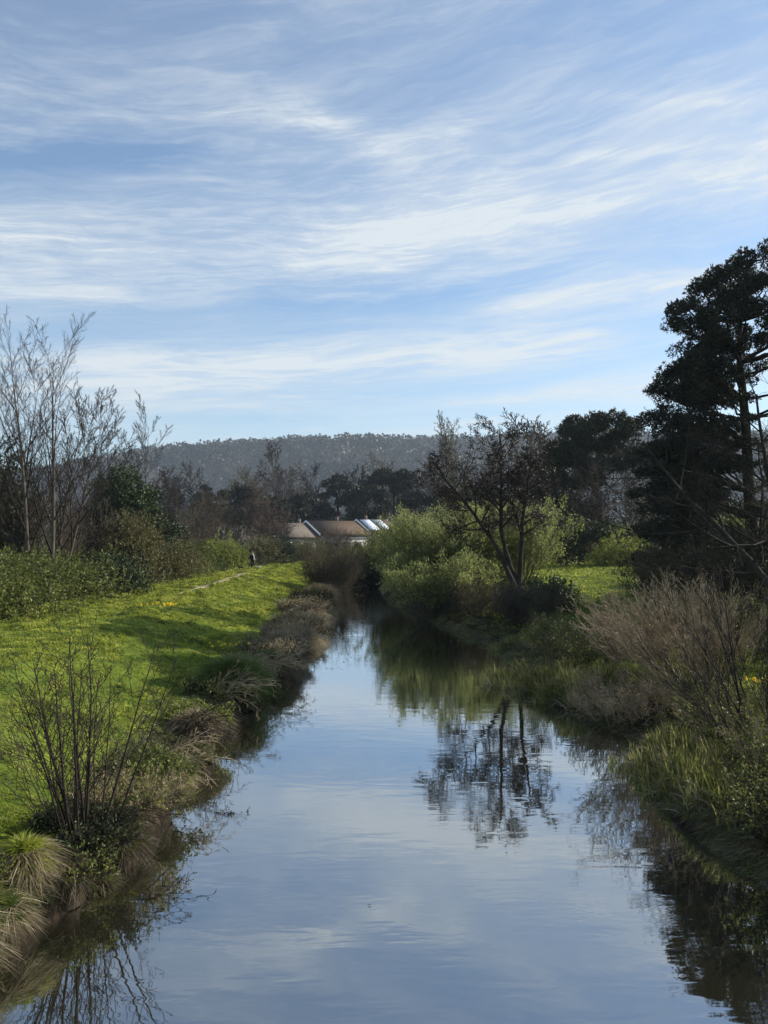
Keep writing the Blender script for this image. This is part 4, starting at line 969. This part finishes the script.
tus('green topped tussock after the first bulge', 208, 23.4, .25, 1.2, .6, mat='grass_dark', skirt='deadbrown', bl=.4, bw=.022)
tus('large dark drooping tussock in the pine shadow', 209, 26.8, .35, 1.7, .9, mat='grass_dark', skirt='grass_dark', bl=.95, bw=.018, n=1800, nsk=1600)
tus('dark tussock leaning out from the left bank beyond the pine shadow', 210, 31.2, .05, 1.5, .95, mat='grass_dark', skirt='deadbrown', bl=.7, bw=.02, n=1600, nsk=1500)
tus('straw tussock beside the leaning dark one', 211, 35.4, .3, 1.5, .7, mat='dead', skirt='deadbrown', bl=.7, bw=.022)
tus('pale tussock on the left bank opposite the far reeds', 212, 40.4, .2, 1.6, .8, mat='dead', skirt='dead', bl=.7, bw=.026)
tus('brown tussock on the left bank below the far brushwood', 213, 47, .3, 1.8, .8, mat='deadbrown', skirt='dead', bl=.8, bw=.03)
tus('yellowish tussock near the end of the grassy bank', 214, 55, .3, 1.9, .9, mat='olive', skirt='dead', bl=.9, bw=.035)
tus('last straw tussock before the riverside bushes', 215, 63, .3, 2.0, .9, mat='dead', skirt='dead', bl=.9, bw=.04)
def bank_face():
    r = np.random.RandomState(33)
    for side, E_ in ((-1, EL), (1, ER)):
        for mt, n in (('deadbrown', 15000), ('dead', 9000), ('grass_dark', 9000)):
            y = 9.0*(90/9.0)**r.rand(n); off = .05 + .42*r.rand(n)
            x = interp(E_, y) + side*off; C = np.stack([x, y, height(x, y) + .0], 1)
            m = vnoise(x, y, 1.1, 40 + len(mt)) > .35; C = C[m]; q = len(C)
            D = r.normal(size=(q, 3))*[.45, .45, .3] + [-.75*side, 0, .35]
            g = Geo(); g.blades(C, D, (.12 + .0045*C[:, 1])*(.35+.9*r.rand(q)), .012 + .0006*C[:, 1], 1.6, r, 3)
            tag(g.obj('bank_grass', M[mt]), kind='stuff')
bank_face()
tus('low dead tussock on the mud between the straw skirted one and the bottom left corner', 216, 11.3, .12, .55, .32, mat='grass_dark', skirt='dead', n=700, bl=.3, bw=.016)
tus('ragged dark tussock at the foot of the straw skirted one', 217, 12.6, .10, .6, .35, mat='deadbrown', skirt='deadbrown', n=700, bl=.32, bw=.016)
tus('small green tussock on the mud below the foreground stool', 218, 13.3, .05, .5, .3, mat='bramble', skirt='deadbrown', n=700, bl=.26, bw=.02)
tangle('low leafy bramble on the mud edge below the foreground stool', 198, 12.9, .15, .45, 60, 'twig_dark', 'bramble', 2200, (.05, .04), .5)
tangle('yellow green leafy patch at the left frame edge above the tussocks', 199, 11.6, 1.0, .45, 60, 'twig', 'yellowgreen', 2500, (.05, .04), .5)
def fringe():       # rank dead grass and weeds that nobody could count, along both water lines
    r = np.random.RandomState(31)
    for nm, side, n, mats in (('bank_grass', -1, 34000, ('dead', 'grass_dark')), ('bank_grass', 1, 34000, ('deadbrown', 'grass_dark'))):
        u = r.rand(n); y = 9.2*(95/9.2)**u
        off = np.abs(r.normal(size=n))*(.7 if side < 0 else 1.5) + .05
        x = (interp(EL, y) - off) if side < 0 else (interp(ER, y) + off)
        for k, mt in enumerate(mats):
            m = (r.rand(n) < .5) if k == 0 else ~m
            C = np.stack([x[m], y[m], height(x[m], y[m]) - .02], 1); q = len(C)
            D = r.normal(size=(q, 3))*[.5, .5, .15] + np.stack([-.45*side*(.8-off[m].clip(0, .8)), np.zeros(q), np.full(q, .9)], 1)
            g = Geo(); g.blades(C, D, (.16 + .005*y[m])*(.3+1.1*r.rand(q)), .009 + .0006*y[m], 1.0, r, 3)
            tag(g.obj(nm, M[mt]), kind='stuff')
fringe()

for k, (lb, d, off, L_) in enumerate([('few long bare stems arching over the water beside the nettle patch', 17.8, .25, 1.5), ('long bare stems drooping to the water before the first bulge', 20.6, .3, 1.7),
        ('arching bare stems over the water in front of the shaded tussock', 24.8, .3, 1.9), ('arching bare stems over the water by the foreground alder stool', 14.6, .3, 1.3), ('dark stems trailing over the water from the straw brushwood', 30.0, .3, 2.0)]):
    on_bank(twiggy('overhanging_plant', lb, 'plant', EG, L_, 12, .6, .008, dict(IV, trop=[-.11, -.06, -.02], kids=[4, 2]), 220+k, 'twig_dark' if k % 2 else 'twig_pale', None, 0, base=.5, minr=.0045 + .0001*d, lean=(1.3, -.2)), d, off, sink=-.15)
def debris():
    r = np.random.RandomState(9); n = 260; y = 34 + 26*r.rand(n)**1.3; x = interp(EL, y) + .5 + np.abs(r.normal(size=n))*1.3
    g = Geo(); g.leaves(np.stack([x, y, np.full(n, .014)], 1), r.normal(size=(n, 3))*[1, 1, 0], .05 + .10*r.rand(n), .04 + .05*r.rand(n), r, N=np.tile([0, 0, 1.], (n, 1)))
    tag(g.obj('floating_debris', M['dead']), kind='stuff')
debris()
# daffodils
M['daff_leaf'] = leaf_mat('daffodil_leaves', [(.05, .09, .03), (.09, .15, .05)], .3, 2)
def daffodils(label, d, x, w, n, seed, s=1., X=None):
    r = np.random.RandomState(seed); t = empty('daffodil_clump'); tag(t, label, 'daffodils', 'daffodil clumps on the banks')
    C = np.stack([r.normal(size=n)*w*.4, r.normal(size=n)*w*.3, np.zeros(n)-.02], 1); H = .30 + .12*r.rand(n)
    g = Geo(); k = 5; g.blades(np.repeat(C, k, 0) + r.normal(size=(n*k, 3))*[.04, .04, 0], r.normal(size=(n*k, 3))*[.25, .25, 0] + [0, 0, 1], .32, .014, .3, r, 2)
    top = C + np.stack([r.normal(size=n)*.03, r.normal(size=n)*.03, H], 1); d0 = nrm(top - C)
    g.tubes(np.concatenate([C, top, d0, d0, np.full((n, 1), .005), np.full((n, 1), .004)], 1), 4); g.obj('leaves', M['daff_leaf'], t)
    g = Geo(); f = nrm(r.normal(size=(n, 3))*[.8, .8, .2] + [.4, -.4, .1]); a = nrm(np.cross(f, [0, 0, 1.])); b = np.cross(f, a)
    for i in range(6):
        th = i/6*6.283; D = a*math.cos(th) + b*math.sin(th) + f*.25; g.leaves(top, D, .055*s, .032*s, r, N=f)
    g.tubes(np.concatenate([top, top + f*.04*s, f, f, np.full((n, 1), .012*s), np.full((n, 1), .019*s)], 1), 8); g.obj('flowers', M['yellow'], t)
    return place(t, d, x) if X is None else place(t, d, X=X)
daffodils('clump of yellow daffodils high on the grassy bank below the path', 40, 162, 1.0, 20, 301, 1.5)
daffodils('yellow daffodils beside the brushwood at the lower edge of the grassy bank', 33, 226, 1.0, 9, 302, 1.4)
daffodils('few daffodils at the right frame edge on the shaded bank', 24, 758, .5, 10, 303, 1.4)

# twigs standing in the water
def water_twig(label, d, x, L, seed, n=3):
    r = np.random.RandomState(seed); S = [[], []]; tips = []
    pr = dict(n=[6, 3], wob=[.25, .3], trop=[-.02, 0], kids=[4], start=[.3], ang=[45], ratio=[.4], taper=[.5, .6])
    for k in range(n):
        a = r.rand()*.8 - .4; grow(S, tips, r, np.array([r.normal()*.1, r.normal()*.1, -.04]), nrm(np.array([1., a, .45])), L*(.6+.4*r.rand()), .008, 0, pr, .004)
    g = Geo(); g.tubes(S[0] + S[1], 4); g.leaves(np.array(tips)[::3, :3], rand_dir(len(tips[::3]), r), .05, .035, r)
    o = g.obj('broken_twig', M['twig_dark']); tag(o, label, 'twig', 'twigs poking out of the water'); place(o, d, x, z=0); return o
water_twig('curved twig poking out of the water off the nettle patch', 16.9, 215, .5, 311)
water_twig('small forked twig in the water right of the curved one', 16.8, 236, .25, 312, 2)
water_twig('long twig reaching out over the water from the foreground bank', 13.3, 150, 1.0, 313, 2)
water_twig('dark twig beside the tip of the first bulge', 21.4, 245, .5, 314, 3)
o = Geo(); o.leaves(np.array([[0, 0, .012]]), np.array([[1., .3, 0]]), .08, .03, N=np.array([[0, 0, 1.]])); o = o.obj('floating_leaf', M['deadbrown']); tag(o, 'single small leaf floating mid river in the foreground', 'leaf'); place(o, 12.6, 367, z=0)

# ------------------------------------------------------------------ person and dogs
def skin(name, verts, edges, radii, mat, parent, root=0, sub=2):
    me = bpy.data.meshes.new(name); me.from_pydata([tuple(v) for v in verts], edges, []); ob = bpy.data.objects.new(name, me); link(ob)
    md = ob.modifiers.new('skin', 'SKIN'); 
    for i, rd in enumerate(radii):
        sv = me.skin_vertices[0].data[i] if me.skin_vertices else None
        sv.radius = (rd, rd) if not isinstance(rd, tuple) else rd
        sv.use_root = (i == root)
    ms = ob.modifiers.new('sub', 'SUBSURF'); ms.levels = sub; ms.render_levels = sub
    bpy.context.view_layer.update()
    ev = ob.evaluated_get(bpy.context.evaluated_depsgraph_get()); nm = bpy.data.meshes.new_from_object(ev)
    bpy.data.objects.remove(ob); nm.name = name
    for p in nm.polygons: p.use_smooth = True
    nm.materials.clear(); nm.materials.append(mat); o = bpy.data.objects.new(name, nm); return link(o, parent)
def skin_safe(*a, **k):
    return skin(*a, **k)
M['skin'] = solid_mat('skin', [(.45, .28, .20), (.55, .36, .27)], 5, .6, .3)
M['coat'] = solid_mat('dark_coat', [(.008, .008, .010), (.018, .018, .022)], 8, .8, .2)
M['trouser'] = solid_mat('dark_trousers', [(.012, .013, .018), (.03, .03, .04)], 8, .85, .1)
M['front_strip'] = solid_mat('white_strip', [(.7, .7, .68), (.82, .82, .8)], 8, .8, .1)
M['hair'] = solid_mat('brown_hair', [(.10, .07, .05), (.2, .15, .1)], 20, .7, .3)
M['dogfur'] = solid_mat('black_and_white_fur', [(.01, .01, .01), (.02, .02, .02), (.6, .58, .55)], 3.2, .9, .1)
M['dogfur2'] = solid_mat('pale_fur', [(.03, .025, .02), (.55, .5, .42), (.65, .6, .5)], 3.0, .9, .1)
def person():
    d = 80.; t = empty('person'); tag(t, 'person in dark coat with white front strip walking dogs on the crest of the bank', 'person')
    V = [(0, 0, .95), (0, 0, 1.15), (0, 0, 1.38), (0, .0, 1.50), (0, -.01, 1.62), (0, -.01, 1.74),
         (-.10, 0, .90), (-.11, -.14, .50), (-.11, -.10, .08), (-.11, -.24, .04),
         (.10, 0, .90), (.11, .10, .50), (.11, .28, .12), (.11, .16, .04),
         (-.19, 0, 1.40), (-.26, .06, 1.12), (-.24, -.06, .88), (-.23, -.10, .78),
         (.19, 0, 1.40), (.27, -.05, 1.13), (.27, -.22, .95), (.27, -.30, .92)]
    E = [(0, 1), (1, 2), (2, 3), (3, 4), (4, 5), (0, 6), (6, 7), (7, 8), (8, 9), (0, 10), (10, 11), (11, 12), (12, 13), (2, 14), (14, 15), (15, 16), (16, 17), (2, 18), (18, 19), (19, 20), (20, 21)]
    Rd = [.14, .12, .13, .055, .09, .075, .09, .06, .045, .035, .09, .06, .045, .035, .06, .045, .035, .03, .06, .045, .035, .03]
    b = skin_safe('body', V, E, Rd, M['skin'], t)
    c = skin_safe('coat', [(0, 0, .68), (0, 0, .95), (0, 0, 1.15), (0, 0, 1.40), (-.19, 0, 1.41), (-.26, .06, 1.12), (-.24, -.05, .90), (.19, 0, 1.41), (.27, -.05, 1.13), (.27, -.20, .97)],
              [(0, 1), (1, 2), (2, 3), (3, 4), (4, 5), (5, 6), (3, 7), (7, 8), (8, 9)], [.19, .18, .155, .15, .085, .065, .05, .085, .065, .05], M['coat'], t)
    skin_safe('trousers', [(0, 0, .92), (-.10, 0, .88), (-.11, -.14, .50), (-.11, -.10, .10), (.10, 0, .88), (.11, .10, .50), (.11, .27, .14)], [(0, 1), (1, 2), (2, 3), (0, 4), (4, 5), (5, 6)], [.15, .11, .08, .06, .11, .08, .06], M['trouser'], t)
    skin_safe('front_strip', [(-.04, -.02, 1.52), (.06, -.08, 1.48), (.10, -.17, 1.32), (.11, -.18, 1.05), (.11, -.18, .85)], [(0, 1), (1, 2), (2, 3), (3, 4)], [.06, .06, .05, .05, .045], M['front_strip'], t)  # white strip from the neck down the coat front
    skin_safe('hair', [(0, .02, 1.80), (0, .07, 1.72), (0, .06, 1.62)], [(0, 1), (1, 2)], [.085, .09, .07], M['hair'], t)
    g = Geo(); g.leaves(np.array([[-.035, -.103, 1.68], [.035, -.103, 1.68]]), np.array([[1., 0, 0], [1, 0, 0]]), .025, .015, N=np.array([[0, -1., 0]]*2))
    g.leaves(np.array([[-.03, -.10, 1.60]]), np.array([[1., 0, 0]]), .06, .015, N=np.array([[0, -1., 0]])); g.tubes([[0, -.09, 1.67, 0, -.125, 1.64, 0, -1, -.3, 0, -1, -.3, .01, .016]], 5)
    g.obj('face', M['coat'], b)
    t.location = (px(252.5, d), d, gz(px(252.5, d), d) + .04); t.rotation_euler = (0, 0, R(25)); t.scale = (.98, .98, .96)
person()
def dog(label, x, d, rz, mat, s):
    t = empty('dog'); tag(t, label, 'dog', 'dogs walking with the person')
    V = [(0, 0, .34), (.22, 0, .36), (.30, 0, .44), (.38, 0, .52), (.50, 0, .49), (-.2, 0, .34), (-.30, 0, .40), (-.42, 0, .50)]
    E = [(0, 1), (1, 2), (2, 3), (3, 4), (0, 5), (5, 6), (6, 7)]; Rd = [.10, .12, .075, .075, .03, .09, .04, .02]
    for sy in (-.08, .08):
        k = len(V); V += [(.22, sy, .28), (.20, sy, .15), (.23, sy, .02)]; E += [(1, k), (k, k+1), (k+1, k+2)]; Rd += [.05, .028, .026]
        k = len(V); V += [(-.16, sy, .28), (-.28, sy, .16), (-.22, sy, .02)]; E += [(5, k), (k, k+1), (k+1, k+2)]; Rd += [.06, .028, .026]
        k = len(V); V += [(.35, sy*.8, .60)]; E += [(3, k)]; Rd += [.02]
    skin_safe('body', V, E, Rd, mat, t); X = px(x, d)
    t.location = (X, d, gz(X, d) + .05); t.rotation_euler = (0, 0, rz); t.scale = (s, s, s)
dog('black and white dog on the path left of the walking person', 241, 77, R(200), M['dogfur'], .8)
dog('small pale dog right at the feet of the walking person', 258, 79, R(20), M['dogfur2'], .7)

# ------------------------------------------------------------------ air
def haze():
    g = Geo(); lo, hi = -2.6, 262.; x0, x1, y0, y1 = -3600, 3600, -120, 4300
    g.box(((x0+x1)/2, (y0+y1)/2, (lo+hi)/2), (x1-x0, y1-y0, hi-lo))
    m, nt, N, L = new_mat('thin_haze'); v = N.new('ShaderNodeVolumePrincipled'); v.inputs['Color'].default_value = (.74, .86, 1.0, 1)
    v.inputs['Density'].default_value = .00015; v.inputs['Anisotropy'].default_value = .2
    o = N.new('ShaderNodeOutputMaterial'); L.new(v.outputs[0], o.inputs['Volume'])
    tag(g.obj('haze', m), kind='stuff')
haze()
SC.cycles.volume_bounces = 0; SC.cycles.max_bounces = 6; SC.cycles.transparent_max_bounces = 4
